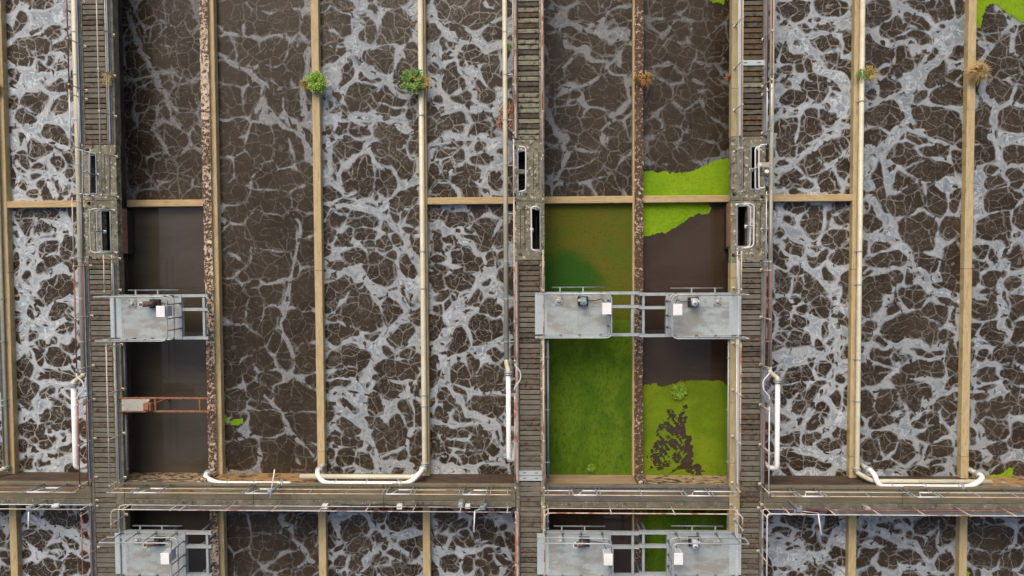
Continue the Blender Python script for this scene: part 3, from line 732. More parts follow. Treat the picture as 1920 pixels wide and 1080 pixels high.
AM, BM, CM_ = mid(XA0, XA1), mid(XB0, XB1), mid(XC0, XC1)
D1, D5 = mid(D1a, D1b), mid(D5a, D5b)
YE = YD1 - 0.06                 # north basins end at the cross walkway
YS = YD0 + 0.10                 # south basins begin on its other side
dense, mid_, loose = ((-0.03, 0.32), (0.01, 0.11)), ((0.0, 0.40), (0.008, 0.11)), ((0.2, 0.65), (0.008, 0.075))
upper = [
    (DM1, D0, CY, 1, dict(fil=0.8), 40, dense), (D0, AM, CY, 1, dict(fil=0.95, bright=1.32), 40, dense),
    (AM, D1, CY, 0, dict(fil=0.7, bright=0.66, patch=0.65, warm=0.5), 30, loose), (D1, D2, None, 1, dict(fil=0.42, bright=0.8, patch=0.4, warm=0.3), 20, loose),
    (D2, D3, None, 1, dict(fil=0.8, bright=0.98), 60, mid_), (D3, BM, CY, 1, dict(fil=0.85, bright=1.1), 45, mid_),
    (BM, D5, CY, 0, dict(fil=0.65, bright=0.66, patch=0.25, warm=0.4), 30, ((0.1, 0.5), (0.0, 0.08))), (D5, CM_, CY, 0, dict(fil=0.5, bright=0.56, patch=0.7, warm=0.5), 20, loose),
    (CM_, D6, CY, 1, dict(fil=0.9, bright=1.16), 45, dense), (D6, D7, None, 1, dict(fil=0.7, bright=0.93), 50, mid_),
    (D7, D8, None, 1, dict(fil=0.7, bright=0.93), 40, mid_)]
for k, (x0, x1, cy, low, kw, fill, gw) in enumerate(upper):
    m = foam_mat('foam_%02d' % k, k + 1, **kw)
    if cy is None:
        water_grid(x0, x1, YE, YTOP, m, 100 + k, fill, *gw)
    else:
        water_grid(x0, x1, cy, YTOP, m, 100 + k, fill, *gw)
        if low:
            water_grid(x0, x1, YE, cy, m, 200 + k, fill, *gw)
        else:
            water_flat(x0, x1, YE, cy, M['water_grey'] if k == 2 else M['water'])
    if k in (2, 6, 7):
        water_flat(x0, x1, YBOT, YS, M['water_grey'] if k == 2 else M['water'])
    else:
        water_grid(x0, x1, YBOT, YS, m, 300 + k, fill, *gw)
for a, b in ((XL, DM1), (D8, XR)):
    water_flat(a, b, YE, YTOP, M['water'])
    water_flat(a, b, YBOT, YS, M['water'])

# ------------------------------------------------------------------ walls
def low_wall(x, y0, y1, label, mat='tan', joints=(), group=None):
    o = empty('divider_wall', label, 'wall', (x, mid(y0, y1), Z_LOW), group)
    ys = [y0] + sorted(joints) + [y1]
    for a, b in zip(ys[:-1], ys[1:]):
        m = MB()
        n = max(2, int((b - a) / 0.9))
        # long coping with slightly worn, uneven arrises
        prev = None
        for i in range(n + 1):
            y = a + 0.008 + (b - a - 0.016) * i / n
            e = [random.uniform(-0.006, 0.006) for _ in range(2)]
            ring = [(x - LOWW / 2 + e[0], y, -4), (x - LOWW / 2 + e[0], y, Z_LOW - 0.015), (x - LOWW / 2 + 0.02 + e[0], y, Z_LOW), (x + LOWW / 2 - 0.02 + e[1], y, Z_LOW), (x + LOWW / 2 + e[1], y, Z_LOW - 0.015), (x + LOWW / 2 + e[1], y, -4)]
            n0 = len(m.v)
            m.v += ring
            if prev is not None:
                for k in range(5):
                    m.f.append((prev + k, n0 + k, n0 + k + 1, prev + k + 1))
            else:
                m.f.append(tuple(n0 + k for k in range(6)))
            prev = n0
        m.f.append(tuple(prev + k for k in range(6))[::-1])
        c = m.build('coping', M[mat])
        c.parent = o
        c.matrix_parent_inverse = Matrix.Translation(o.location).inverted()
    return o


def jy(x, y):
    return W(x, y, Z_LOW)[1]


low_wall(D0, YE, YTOP, 'tan divider wall beside red railed walkway, cream pipe on its top', joints=(jy(12, 511), jy(5, 165)))
low_wall(D2, YE, YTOP, 'bare tan divider wall with lime green bush growing on it', joints=(jy(598, 507), jy(604, 847)))
low_wall(D3, YE, YTOP, 'tan divider wall under cream pipe with dark green bush', joints=(jy(800, 507), jy(794, 165)))
low_wall(D6, YE, YTOP, 'tan divider wall under cream pipe with yellow green sprig', joints=(jy(1601, 505), jy(1594, 856)))
low_wall(D7, YE, YTOP, 'bare tan divider wall with round dry grass tuft on it', joints=(jy(1815, 504), jy(1806, 856)))
low_wall(D8, YE, YTOP, 'tan divider wall of the outermost foamy basin', joints=())
low_wall(DM1, YE, YTOP, 'tan divider wall on the far side of the pipe basin')
for x, t in ((D0, 'tan divider wall south of cross walkway beside lamp pole'), (D2, 'tan divider wall south of cross walkway below white box'), (D3, 'tan divider wall south of cross walkway between two white boxes'),
             (D6, 'tan divider wall south of cross walkway near blue clamp'), (D7, 'tan divider wall south of cross walkway with green weed at its foot'), (D8, 'tan divider wall in outermost south basin'), (DM1, 'tan divider wall south of the pipe basin')):
    low_wall(x, YBOT, YS, t)


def cross_wall(x0, x1, label):
    m = MB()
    y = CY
    m.cbox(x0, x1, y - 0.14, y + 0.14, -4, Z_LOW - 0.012, 0.015)
    o = m.build('cross_wall', M['tan_cross'])
    tag(o, label, 'wall')


cross_wall(D0 + LOWW / 2, AM - 0.3, 'short tan cross wall between white foam and red railed walkway')
cross_wall(AM + 0.3, D1a + 0.02, 'short tan cross wall edging plain brown water beside crusted wall')
cross_wall(D3 + LOWW / 2, BM - 0.3, 'short orange tan cross wall joining piped divider and middle walkway')
cross_wall(BM + 0.3, D5a + 0.02, 'short tan cross wall edging olive green basin')
cross_wall(D5b - 0.02, CM_ - 0.3, 'short tan cross wall between two lime duckweed mats')
cross_wall(CM_ + 0.3, D6 - LOWW / 2, 'short tan cross wall between foam basins beside east walkway')


def high_wall(xa, xb, y0, y1, label, faces):
    o = empty('crusted_wall', label, 'wall', (mid(xa, xb), mid(y0, y1), 0))
    inv = Matrix.Translation(o.location).inverted()
    t = MB()
    n = int((y1 - y0) / 0.16)
    # lumpy crust top
    k = 5
    for i in range(n + 1):
        y = y0 + (y1 - y0) * i / n
        for j in range(k):
            f = j / (k - 1)
            wob = random.uniform(-0.018, 0.018)
            t.v.append((xa + (xb - xa) * f + (wob if j in (0, k - 1) else 0), y, ZH + random.uniform(-0.012, 0.02) - (0.02 if j in (0, k - 1) else 0)))
    for i in range(n):
        for j in range(k - 1):
            a = i * k + j
            t.f.append((a, a + 1, a + k + 1, a + k))
    c = t.build('crust_top', M['crust' if faces else 'crust_dark'])
    c.parent = o
    c.matrix_parent_inverse = inv
    b = MB()
    b.box(xa + 0.01, xb - 0.01, y0, y1, -4, ZH - 0.025)
    c = b.build('wall_body', M['tan'])
    c.parent = o
    c.matrix_parent_inverse = inv
    b = MB()
    e0, e1_ = (y0, y0 + 0.2) if y0 > YBOT + 1 else (y1 - 0.2, y1)
    b.cbox(xa - 0.01, xb + 0.01, e0 + 0.002, e1_ - 0.002, ZH + 0.03, -0.07, 0.02)
    c = b.build('pier', M['crust'])
    c.parent = o
    c.matrix_parent_inverse = inv
    return o


high_wall(D1a, D1b, YE, YTOP, 'pale wall top speckled with dark dried sludge beside plain brown water', 1)
high_wall(D5a, D5b, YE, YTOP, 'dark brown crusted wall running under the twin platforms', 0)
high_wall(D1a, D1b, YBOT, YS, 'speckled crusted wall south of cross walkway beside lone platform', 1)
high_wall(D5a, D5b, YBOT, YS, 'brown crusted wall south of cross walkway between twin platforms', 0)
# narrow tan ledges along the foot of the crusted walls
for x0, x1, a, b, t in ((D1b - 0.02, WX([(401, 0), (416, 860)], Z_LOW), YE, YTOP, 'narrow tan ledge along foot of pale speckled wall'), (D1b - 0.02, WX([(401, 0), (416, 860)], Z_LOW), YBOT, YS, 'narrow tan ledge along foot of southern speckled wall'),
                        (WX([(1186.5, 0), (1186.5, 870)], Z_LOW), D5a + 0.02, YE, YTOP, 'thin tan ledge between green basin and brown crusted wall'), (WX([(1186.5, 0), (1186.5, 870)], Z_LOW), D5a + 0.02, YBOT, YS, 'thin tan ledge along southern brown crusted wall')):
    m = MB()
    m.cbox(x0, x1, a + 0.004, b - 0.004, -4, Z_LOW, 0.015)
    tag(m.build('wall_ledge', M['tan']), t, 'ledge')

# end walls of the north basins
for x0, x1, mt, t in ((DM1, D0, 'dark_wall', 'dark wet end wall behind bent cream pipe'), (D0, AM, 'dark_wall', 'dark brown end wall below red railings'), (AM, D1a, 'end_stained', 'tan end wall with black blotches below plain brown water'),
                      (D1b, D2, 'end_orange', 'orange tan end wall with dark stains behind white pipe'), (D2, D3, 'dark_wall', 'dark reddish end wall behind the parallel pipes'), (D3, BM, 'dark_wall', 'plain dark brown end wall beside middle walkway'),
                      (BM, D5a, 'end_tan', 'clean tan end wall of solid green basin'), (D5b, CM_, 'end_stained', 'tan end wall with dark scabs below torn duckweed'), (CM_, D6, 'dark_wall', 'dark brown end wall beside white drop pipe'),
                      (D6, D7, 'dark_wall', 'dark end wall behind long white pipe with flanged ends'), (D7, D8, 'end_orange', 'orange stained end wall with green weed at its foot')):
    m = MB()
    nx = max(3, int((x1 - x0) / 0.5))
    m.box(x0 + 0.003, x1 - 0.003, YE - 0.3, YE, -4, -0.035)
    m.box(x0 + 0.003, x1 - 0.003, YE - 0.28, YE + 0.05, -0.34 if mt != 'end_tan' else -0.2, -0.06)   # coping lip under the slab
    tag(m.build('end_wall', M[mt]), t, 'wall')
# back walls of the south basins, under the cross walkway
for x0, x1, t in ((XL, AM, 'dark wall under cross walkway facing the southern foam basin by lamp pole'), (AM, BM, 'dark wall under cross walkway between west and middle walkways'), (BM, CM_, 'dark wall under cross walkway behind southern twin platforms'), (CM_, XR, 'dark wall under cross walkway in the eastern south basins')):
    m = MB()
    m.box(x0 + 0.004, x1 - 0.004, YS + 0.02, YS + 0.25, -4, -0.16)
    tag(m.build('basin_wall', M['dark_wall']), t, 'wall')

# ------------------------------------------------------------------ walkways
PITCH = 0.203


def walkway(x0, x1, p0, p1, hatches, pick, kerb_w, kerb_e, skip, label):
    """two kerb beams on a stem wall, precast planks between them, hatch slabs with real openings"""
    root = empty('walkway', label, 'walkway', (mid(x0, x1), 0, 0), kind='structure')
    inv = Matrix.Translation(root.location).inverted()

    def add(mb, name, mat, **k):
        o = mb.build(name, mat, **k)
        o.parent = root
        o.matrix_parent_inverse = inv
        return o
    m = MB()
    xm = mid(p0, p1)
    m.box(xm - 0.26, xm + 0.26, YBOT, YTOP, -4, -1.15)
    add(m, 'stem_wall', M['dark_wall'])
    m = MB()
    ys_ = [YBOT] + [v for h in sorted(hatches, key=lambda h: h[0]) for v in h[:2]] + [YTOP]
    for i in range(0, len(ys_), 2):
        if ys_[i + 1] - ys_[i] > 0.05:
            m.box(p0 - 0.011, p1 + 0.011, ys_[i], ys_[i + 1], -0.33, -0.2)
    add(m, 'gap_blocker_slab', M['dark_wall'])  # added slab: blocks sky light through the plank gaps and keeps them dark
    spans, y = [], YBOT
    for (ya, yb, *_r) in sorted(hatches, key=lambda h: h[0]):
        spans.append((y, ya))
        y = yb
    spans.append((y, YTOP))
    for (a, b) in ((x0, p0 - 0.012), (p1 + 0.012, x1)):
        mk = M[kerb_w] if a == x0 else M[kerb_e]
        m = MB()
        y = YBOT
        while y < YTOP:
            y2 = min(y + 2.42, YTOP)
            cut = [(max(y, h[0]), min(y2, h[1])) for h in hatches if h[0] < y2 and h[1] > y]
            segs = [(y, y2)]
            for c0, c1 in cut:
                segs = [q for sg in segs for q in ((sg[0], min(sg[1], c0)), (max(sg[0], c1), sg[1])) if q[1] - q[0] > 0.02]
            for s0, s1 in segs:
                m.cbox(a, b, s0 + 0.004, s1 - 0.004, -0.36, 0.0 + random.uniform(-0.004, 0.004), 0.012)
            y = y2
        add(m, 'edge_beam', mk)
    meshes = []
    for mt in PL:
        for v in range(3):
            b = MB()
            wv = random.uniform(-0.004, 0.004)
            b.cbox(-(p1 - p0) / 2, (p1 - p0) / 2, -PITCH / 2 + 0.019, PITCH / 2 - 0.019 + wv, -0.09, 0, 0.010)
            me = bpy.data.meshes.new('plank')
            me.from_pydata(b.v, [], b.f)
            me.materials.append(mt)
            meshes.append(me)
    for a, b in spans:
        n = int((b - a) / PITCH)
        if n < 1:
            continue
        pt = (b - a) / n
        for i in range(n):
            yy = a + pt * (i + 0.5)
            if yy < -14.5 or yy > 12.8:
                if yy < -16 or yy > 14:
                    continue
            if any(s0 < yy < s1 for s0, s1 in skip):
                continue
            me = meshes[pick(yy) * 3 + random.randrange(3)]
            o = inst(me, 'plank', (xm + random.uniform(-.004, .004), yy, random.uniform(-0.012, 0.0)))
            o.parent = root
            o.matrix_parent_inverse = inv
            o.rotation_euler.z = random.uniform(-0.004, 0.004)
    for (ya, yb, hx0, hx1, hy0, hy1) in hatches:
        m = MB()
        m.cbox(x0, x1, ya + 0.005, hy0, -0.3, 0.012, 0.012)
        m.cbox(x0, x1, hy1, yb - 0.005, -0.3, 0.012, 0.012)
        if hx0 - x0 > 0.02:
            m.cbox(x0, hx0, hy0 + 0.002, hy1 - 0.002, -0.3, 0.010, 0.01)
        if x1 - hx1 > 0.02:
            m.cbox(hx1, x1, hy0 + 0.002, hy1 - 0.002, -0.3, 0.010, 0.01)
        add(m, 'hatch_slab', M['lichen'])
        f = MB()   # raised steel frame round the opening and the shaft below it
        for q in ((hx0 - 0.05, hx0, hy0 - 0.05, hy1 + 0.05), (hx1, hx1 + 0.05, hy0 - 0.05, hy1 + 0.05), (hx0 + 0.001, hx1 - 0.001, hy0 - 0.05, hy0), (hx0 + 0.001, hx1 - 0.001, hy1, hy1 + 0.05)):
            f.box(q[0], q[1], q[2], q[3], -0.05, 0.035)
        add(f, 'hatch_frame', M['post_grey'])
        wide = (x0, hx0 - 0.08) if hx0 - x0 > x1 - hx1 else (hx1 + 0.08, x1)
        if wide[1] - wide[0] > 0.3:
            for t_ in (0.38, 0.68):
                f = MB()
                xs_ = wide[0] + (wide[1] - wide[0]) * t_
                f.box(xs_ - 0.014, xs_ + 0.014, hy0 + 0.03, hy1 - 0.03, 0.008, 0.0135)
                add(f, 'slot_shade_strip', M['black'])  # flat black strip painting in the shade of a recessed slot
        f = MB()
        for q in ((hx0 - 0.1, hx0 - 0.055, hy0 - 0.1, hy1 + 0.1), (hx1 + 0.055, hx1 + 0.1, hy0 - 0.1, hy1 + 0.1), (hx0 - 0.05, hx1 + 0.05, hy0 - 0.1, hy0 - 0.055), (hx0 - 0.05, hx1 + 0.05, hy1 + 0.055, hy1 + 0.1)):
            f.box(q[0], q[1], q[2], q[3], -3.0, -0.31)
        add(f, 'hatch_shaft', M['black'])
        f = MB()
        f.box(hx0 - 0.05, hx1 + 0.05, hy0 - 0.05, hy1 + 0.05, -2.6, -2.4)
        add(f, 'shaft_water', M['black'])
    return root


def hatch(px0, px1, py0, py1, sy0, sy1):
    """opening (px0..px1, py0..py1) in a slab reaching from sy0 to sy1, photo pixels"""
    a, b = W(px0, py0), W(px1, py1)
    return (W(px0, sy1)[1], W(px0, sy0)[1], a[0], b[0], b[1], a[1])


def pickA(y):
    return random.choices([0, 1, 3], [7, 3.5, 0.25])[0]


def pickB(y):
    if y > 4:
        return random.choices([0, 2, 3, 4], [1, 6, 2.2, 0.8])[0]
    if y > -1.2:
        return random.choices([1, 3, 0], [4, 2, 3])[0]
    return random.choices([0, 1, 3], [5, 5, 0.8])[0]


def pickC(y):
    if y > 4.3:
        return random.choices([4, 1, 3, 2], [6, 3, 2, 0.5])[0]
    return random.choices([0, 1, 3, 4], [4, 5, 1, 0.4])[0]


hA = [hatch(168, 181, 289, 362, 272, 372), hatch(191, 208, 396, 470, 380, 486)]
hB = [hatch(972, 985, 284, 359, 262, 376), hatch(997, 1012, 392, 467, 379, 488)]
hC = [hatch(1409, 1421, 276, 354, 256, 376), hatch(1383, 1401, 387, 461, 377, 492)]
for hs in (hA, hB, hC):       # adjoining slabs share one edge
    up, lo = hs
    e = mid(up[0], lo[1])
    hs[0] = (e,) + up[1:]
    hs[1] = (lo[0], e) + lo[2:]
plateB = [(W(990, 891)[1] - 0.22, W(990, 891)[1] + 0.22)]
plateC = [(W(1405, 118)[1] - 0.12, W(1405, 118)[1] + 0.12)]
walkway(XA0, XA1, PA0, PA1, hA, pickA, 'kerb', 'kerb', [], 'long brown plank walkway with red railings and one platform on its right')
walkway(XB0, XB1, PB0, PB1, hB, pickB, 'kerb', 'lichen', plateB, 'long lichen spotted plank walkway with two steel plates')
walkway(XC0, XC1, PC0, PC1, hC, pickC, 'kerb_yellow', 'kerb', plateC, 'long rusty brown plank walkway with ochre kerb')

# steel cover plates laid into the plank decks
for x0, x1, yc, wd, t in ((PB0 - 0.06, PB1 + 0.06, W(990, 886.5)[1], 0.19, 'grey slotted steel cover plate next to bare planks on middle walkway'),
                          (PB0 - 0.06, PB1 + 0.06, W(990, 896.5)[1], 0.19, 'grey slotted steel cover plate closer to the cross walkway'),
                          (PC0 - 0.16, PC1 + 0.1, W(1405, 118)[1], 0.20, 'single pale steel cover plate across the rusty brown walkway')):
    g = 'paired cover plates' if 'slotted' in t else None
    r = empty('cover_plate', t, 'plate', (mid(x0, x1), yc, 0.012), g)
    h = (x1 - x0) / 2
    m = MB()
    sl = [(-h * 0.62, -h * 0.36), (h * 0.40, h * 0.66)]
    xs = [-h, sl[0][0], sl[0][1], sl[1][0], sl[1][1], h]
    for i in range(5):
        if i in (1, 3):
            m.box(xs[i], xs[i + 1], -wd / 2, -0.016, 0, 0.014)
            m.box(xs[i], xs[i + 1], 0.016, wd / 2, 0, 0.014)
        else:
            m.box(xs[i], xs[i + 1], -wd / 2, wd / 2, 0, 0.014)
    m.build('sheet', M['apron'], r)
    for a in sl:
        b = MB()
        b.box(a[0], a[1], -0.016, 0.016, -0.02, 0.002)
        b.build('lifting_slot', M['black'], r)

# the cross walkway, in pieces between the long ones
for x0, x1, mt, t in ((XL, XA0 - 0.01, 'deck', 'mossy concrete cross walkway with pale lichen rings'), (XA1 + 0.01, XB0 - 0.01, 'deck', 'long olive brown concrete cross walkway beside white pipes'),
                      (XB1 + 0.01, XC0 - 0.01, 'deck_dark', 'dark stained concrete cross walkway by the twin platforms'), (XC1 + 0.01, XR, 'deck', 'olive concrete cross walkway east of the rusty plank walkway')):
    r = empty('walkway', t, 'walkway', (mid(x0, x1), mid(YD0, YD1), 0), kind='structure')
    inv = Matrix.Translation(r.location).inverted()

    def put(mb, name, mat):
        o = mb.build(name, mat)
        o.parent = r
        o.matrix_parent_inverse = inv
    n = max(1, round((x1 - x0) / 4.9))
    for i in range(n):
        a, b = x0 + (x1 - x0) * i / n, x0 + (x1 - x0) * (i + 1) / n
        m = MB()
        m.cbox(a + 0.006, b - 0.006, YD0 + 0.24, YD1 - 0.13, -0.15, 0.0, 0.012)
        put(m, 'slab', M[mt])
        m = MB()
        m.cbox(a + 0.006, b - 0.006, YD1 - 0.12, YD1, -0.15, 0.045, 0.015)
        put(m, 'kerb', M['deck_dark' if mt == 'deck_dark' else 'deck'])
        m = MB()
        m.cbox(a + 0.006, b - 0.006, YD0, YD0 + 0.23, -0.16, 0.022, 0.015)
        put(m, 'kerb', M['kerb'])


# ------------------------------------------------------------------ railings
def railing(label, path, mats, zs=(1.0, 0.5), z0=0.0, spacing=1.74, r=0.024, postm='rail_beige', fil=0.12, posts=None, name='handrail', group=None, first=0.0, post_end=True, drop=None):
    """path: base points (x, y). One tube per rail, posts as copies of one mesh"""
    base = Vector((path[0][0], path[0][1], z0))
    root = empty(name, label, 'railing', base, group)
    P = [Vector((x, y, z0)) for x, y in path]
    for k, z in enumerate(zs):
        pts = [p + Vector((0, 0, z)) - base for p in P]
        if drop and k == 0:
            pts = pts[:1] + pts[1:]
        m = MB()
        m.tube(fillet(pts, fil) if len(pts) > 2 else pts, r, 8)
        m.build('top_rail' if k == 0 else 'mid_rail', M[mats[min(k, len(mats) - 1)]], root, True)
    # post positions
    if posts is None:
        posts = []
        for a, b in zip(P[:-1], P[1:]):
            L = (b - a).length
            n = max(1, round(L / spacing))
            e = min(0.14, L * 0.2)
            for i in range(n + 1):
                posts.append(a + (b - a).normalized() * (e + (L - 2 * e) * i / n))
    else:
        posts = [Vector((x, y, z0)) for x, y in posts]
    m = MB()
    m.tube([(0, 0, 0), (0, 0, zs[0] - 0.01)], r * 0.92, 8)
    m.box(-0.06, 0.06, -0.06, 0.06, 0, 0.012)
    m.disc((0, 0, zs[0]), (0, 0, 1), r * 1.5, r * 2.2, 8)
    pm = None
    for p in posts:
        if pm is None:
            o = m.build('post', M[postm], root, True)
            pm = o.data
            o.location = p - base
        else:
            inst(pm, 'post', p - base, root)
    return root


def yA(py):
    return W(960, py)[1]


RAE, RAW = WX([(178, 0), (191, 270)], 1.0), WX([(124, 60), (150, 850), (141, 560)], 1.0)
RBW, RBE = WX([(962, 100), (966, 850)], 1.0), WX([(1017, 100), (1019, 700)], 1.0)
RCW, RCE = WX([(1394, 60), (1387, 840)], 1.0), WX([(1443, 850), (1446, 200)], 1.0)
print('rails', RAE, XA1, RAW, XA0, RBW, XB0, RBE, XB1, RCW, XC0, RCE, XC1)
yy = lambda px, py, z=1.0: W(px, py, z)[1]
# west walkway, tank side with the platforms
railing('beige two bar railing along planks above the narrow hatch', [(RAE, YTOP - 1), (RAE, yy(185, 372))], ['rail_beige', 'rail_beige'])
railing('short beige railing between wide hatch and lone grey platform', [(RAE + 0.02, yy(192, 478)), (RAE + 0.02, yy(194, 553))], ['rail_beige', 'rail_beige'])
railing('long beige two bar railing beside pale board bridge', [(RAE + 0.03, yy(196, 645)), (RAE + 0.03, yy(204, 917))], ['rail_beige', 'rail_beige'])
railing('bent beige end railing beside southern lone platform', [(RAE + 2.9, YD0 + 0.17), (RAE + 0.05, YD0 + 0.17), (RAE + 0.05, yy(210, 1000))], ['rail_beige', 'rail_beige'], fil=0.25, posts=[(RAE + 2.4, YD0 + 0.17), (RAE + 0.5, YD0 + 0.17), (RAE + 0.05, YD0 - 0.4)])
# west walkway, foam side
railing('red oxide railing over white foam beside cream pipe', [(RAW, YTOP - 1), (RAW, yy(128, 165))], ['rail_red', 'rail_beige'])
railing('pale railing section beside cream pipe above narrow hatch', [(RAW, yy(128, 168)), (RAW, yy(131, 280))], ['rail_white', 'rail_white'], r=0.02)
railing('thin grey railing section beside wide black hatch', [(RAW, yy(136, 370)), (RAW, yy(140, 490))], ['rail_beige', 'post_grey'], r=0.02)
railing('red railing section beside cream pipe ahead of white pipe', [(RAW, yy(140, 492)), (RAW, yy(145, 700))], ['rail_red', 'rail_red'])
railing('red two bar railing beside fat white drop pipe', [(RAW, yy(148, 752)), (RAW, yy(149, 917))], ['rail_red', 'rail_red'])
railing('red railing south of cross walkway over foam', [(RAW + 0.02, yy(152, 960)), (RAW + 0.02, YBOT + 1)], ['rail_red', 'rail_red'], r=0.02)


def bypass(x, py0, py1, dx, label):
    """white top rail that steps sideways round a pipe joint"""
    y0, y1 = W(960, py0, 1.0)[1], W(960, py1, 1.0)[1]
    d = y1 - y0
    r0 = empty('rail_bypass', label, 'railing', (x, y0, 0))
    m = MB()
    pts = [(0, 0, 1.0), (0, d * 0.12, 1.0), (dx, d * 0.36, 1.0), (dx, d * 0.64, 1.0), (0, d * 0.88, 1.0), (0, d, 1.0)]
    m.tube(fillet(pts, 0.12), 0.026, 8)
    m.build('top_rail', M['rail_white'], r0, True)
    for v in (-0.02, d + 0.02):
        m = MB()
        m.tube([(0, v, 0), (0, v, 1.0)], 0.022, 8)
        m.build('post', M['post_grey'], r0, True)


bypass(RAW, 700, 750, 0.26, 'white kinked rail stepping round pipe joint by red railings')
bypass(RBW, 678, 732, 0.22, 'white kinked rail stepping round pipe joint on middle walkway')
bypass(RCE, 693, 750, -0.24, 'white kinked rail stepping round pipe joint beside rusty walkway')
# middle walkway
railing('weathered railing along lichen planks with red dry weed below', [(RBW, YTOP - 1), (RBW, yA(265))], ['rail_rose', 'rail_beige'], r=0.026)
railing('white railing section beside divided hatch and cream pipe', [(RBW, yA(270)), (RBW, yA(372))], ['rail_white', 'rail_rose'], r=0.018)
railing('flaking railing from wide middle hatch to kinked white rail', [(RBW, yA(375)), (RBW, yA(676))], ['rail_rose', 'rail_beige'], r=0.026)
railing('rusty railing beside white drop pipe on middle walkway', [(RBW, yA(733)), (RBW, yA(905))], ['rail_rose', 'rail_rose'], r=0.026)
railing('flaking railing at southern end of middle walkway over foam', [(RBW, yA(955)), (RBW, YBOT + 1)], ['rail_red', 'rail_beige'], r=0.024)
railing('rusty beige railing between grey foam basin and middle walkway', [(RBE, YTOP - 1), (RBE, yA(385))], ['rail_rose', 'rail_beige'], r=0.026)
railing('short beige railing between rusty grille and platform with teal motor', [(RBE, yA(470)), (RBE, yA(549))], ['rail_beige', 'rail_beige'], r=0.026)
railing('flaking beige railing along solid green basin', [(RBE, yA(636)), (RBE, yA(905))], ['rail_rose', 'rail_beige'], r=0.026)
# east walkway
railing('pale grey two bar railing along ochre kerb above lime duckweed', [(RCW, YTOP - 1), (RCW, yA(374))], ['rail_beige', 'rail_white'])
railing('short pale railing between wide east hatch and platform with pale motor', [(RCW, yA(474)), (RCW, yA(549))], ['rail_beige', 'rail_white'])
railing('pale two bar railing along torn yellow green duckweed', [(RCW, yA(638)), (RCW, yA(910))], ['rail_rose', 'rail_white'])
railing('red railing on foam side of rusty plank walkway', [(RCE, YTOP - 1), (RCE, yA(175))], ['rail_red', 'rail_red'], r=0.026)
railing('white railing between red rail and east narrow hatch', [(RCE, yA(177)), (RCE, yA(262))], ['rail_white', 'rail_white'], r=0.022)
railing('pale railing between wide east hatch and red bars', [(RCE, yA(366)), (RCE, yA(500))], ['rail_beige', 'rail_white'], r=0.022)
railing('red and beige railing along cream pipe beside east platform', [(RCE, yA(502)), (RCE, yA(690))], ['rail_red', 'rail_red'])
railing('white over red railing beside east white drop pipe', [(RCE, yA(752)), (RCE, yA(912))], ['rail_white', 'rail_red'])
railing('white bent railing at southern end of rusty walkway', [(RCE + 1.4, YD0 + 0.16), (RCE - 0.05, YD0 + 0.16), (RCE - 0.05, YBOT + 1)], ['rail_white', 'rail_rose'], fil=0.12)

# cross walkway railings: runs between gates
RDN, RDS = WY([(459, 926.8), (745, 926.8), (1180, 927)], 1.0), WY([(700, 957), (300, 958)], 1.0)
XD = lambda px, py: W(px, py, 1.0)[0]


def gate(px0, px1, label):
    """lift-out gate in the railing: bright posts and bars with a sloping stay"""
    x0, x1 = XD(px0, 927), XD(px1, 927)
    r0 = empty('railing_gate', label, 'gate', (x0, RDN, 0))
    L = x1 - x0
    for nm, z, a, b in (('top_bar', 1.0, 0.0, L), ('mid_bar', 0.5, L * 0.42, L)):
        m = MB()
        m.tube([(a, 0, z), (b, 0, z)], 0.03, 8)
        m.build(nm, M['rail_white'], r0, True)
    m = MB()
    m.tube([(L * 0.42, 0, 0.5), (L * 0.2, 0, 0.98)], 0.016, 6)
    m.build('stay', M['rail_white'], r0, True)
    p = MB()
    p.tube([(0, 0, 0), (0, 0, 1.03)], 0.03, 8)
    p.box(-0.07, 0.07, -0.07, 0.07, 0, 0.014)
    o = p.build('gate_post', M['steel_blue'], r0, True)
    o.location = (0, 0, 0.001)
    inst(o.data, 'gate_post', (L, 0, 0.001), r0)
    m = MB()   # bare worn sill plate of the gate
    m.box(0.05, L - 0.05, -0.04, 0.10, 0.003, 0.010)
    m.build('sill', M['deck_dark'], r0)


gates = [(50, 95, 'white barred gate over pale lichen stretch of cross walkway'), (250, 296, 'white barred gate beside west walkway crossing'), (459, 503, 'white barred gate next to thin white pole'),
         (723, 769, 'white barred gate below end of long white pipe'), (867, 912, 'white barred gate near middle walkway with damp stain'), (1075, 1120, 'white barred gate above dark puddle stain'),
         (1288, 1332, 'white barred gate below scabbed tan end wall'), (1502, 1545, 'white barred gate close to east drop pipe'), (1719, 1763, 'white barred gate below flanged white pipe')]
for g_ in gates:
    gate(*g_)


def runs(px0, px1, mats, labels):
    seq = [px0] + [v for g_ in gates if px0 < g_[0] < px1 for v in g_[:2]] + [px1]
    for i in range(0, len(seq), 2):
        x0, x1 = XD(seq[i], 927), XD(seq[i + 1], 927)
        if x1 - x0 > 0.15:
            railing(labels[i // 2], [(x0, RDN), (x1, RDN)], mats, spacing=1.6, r=0.022, postm='post_grey')


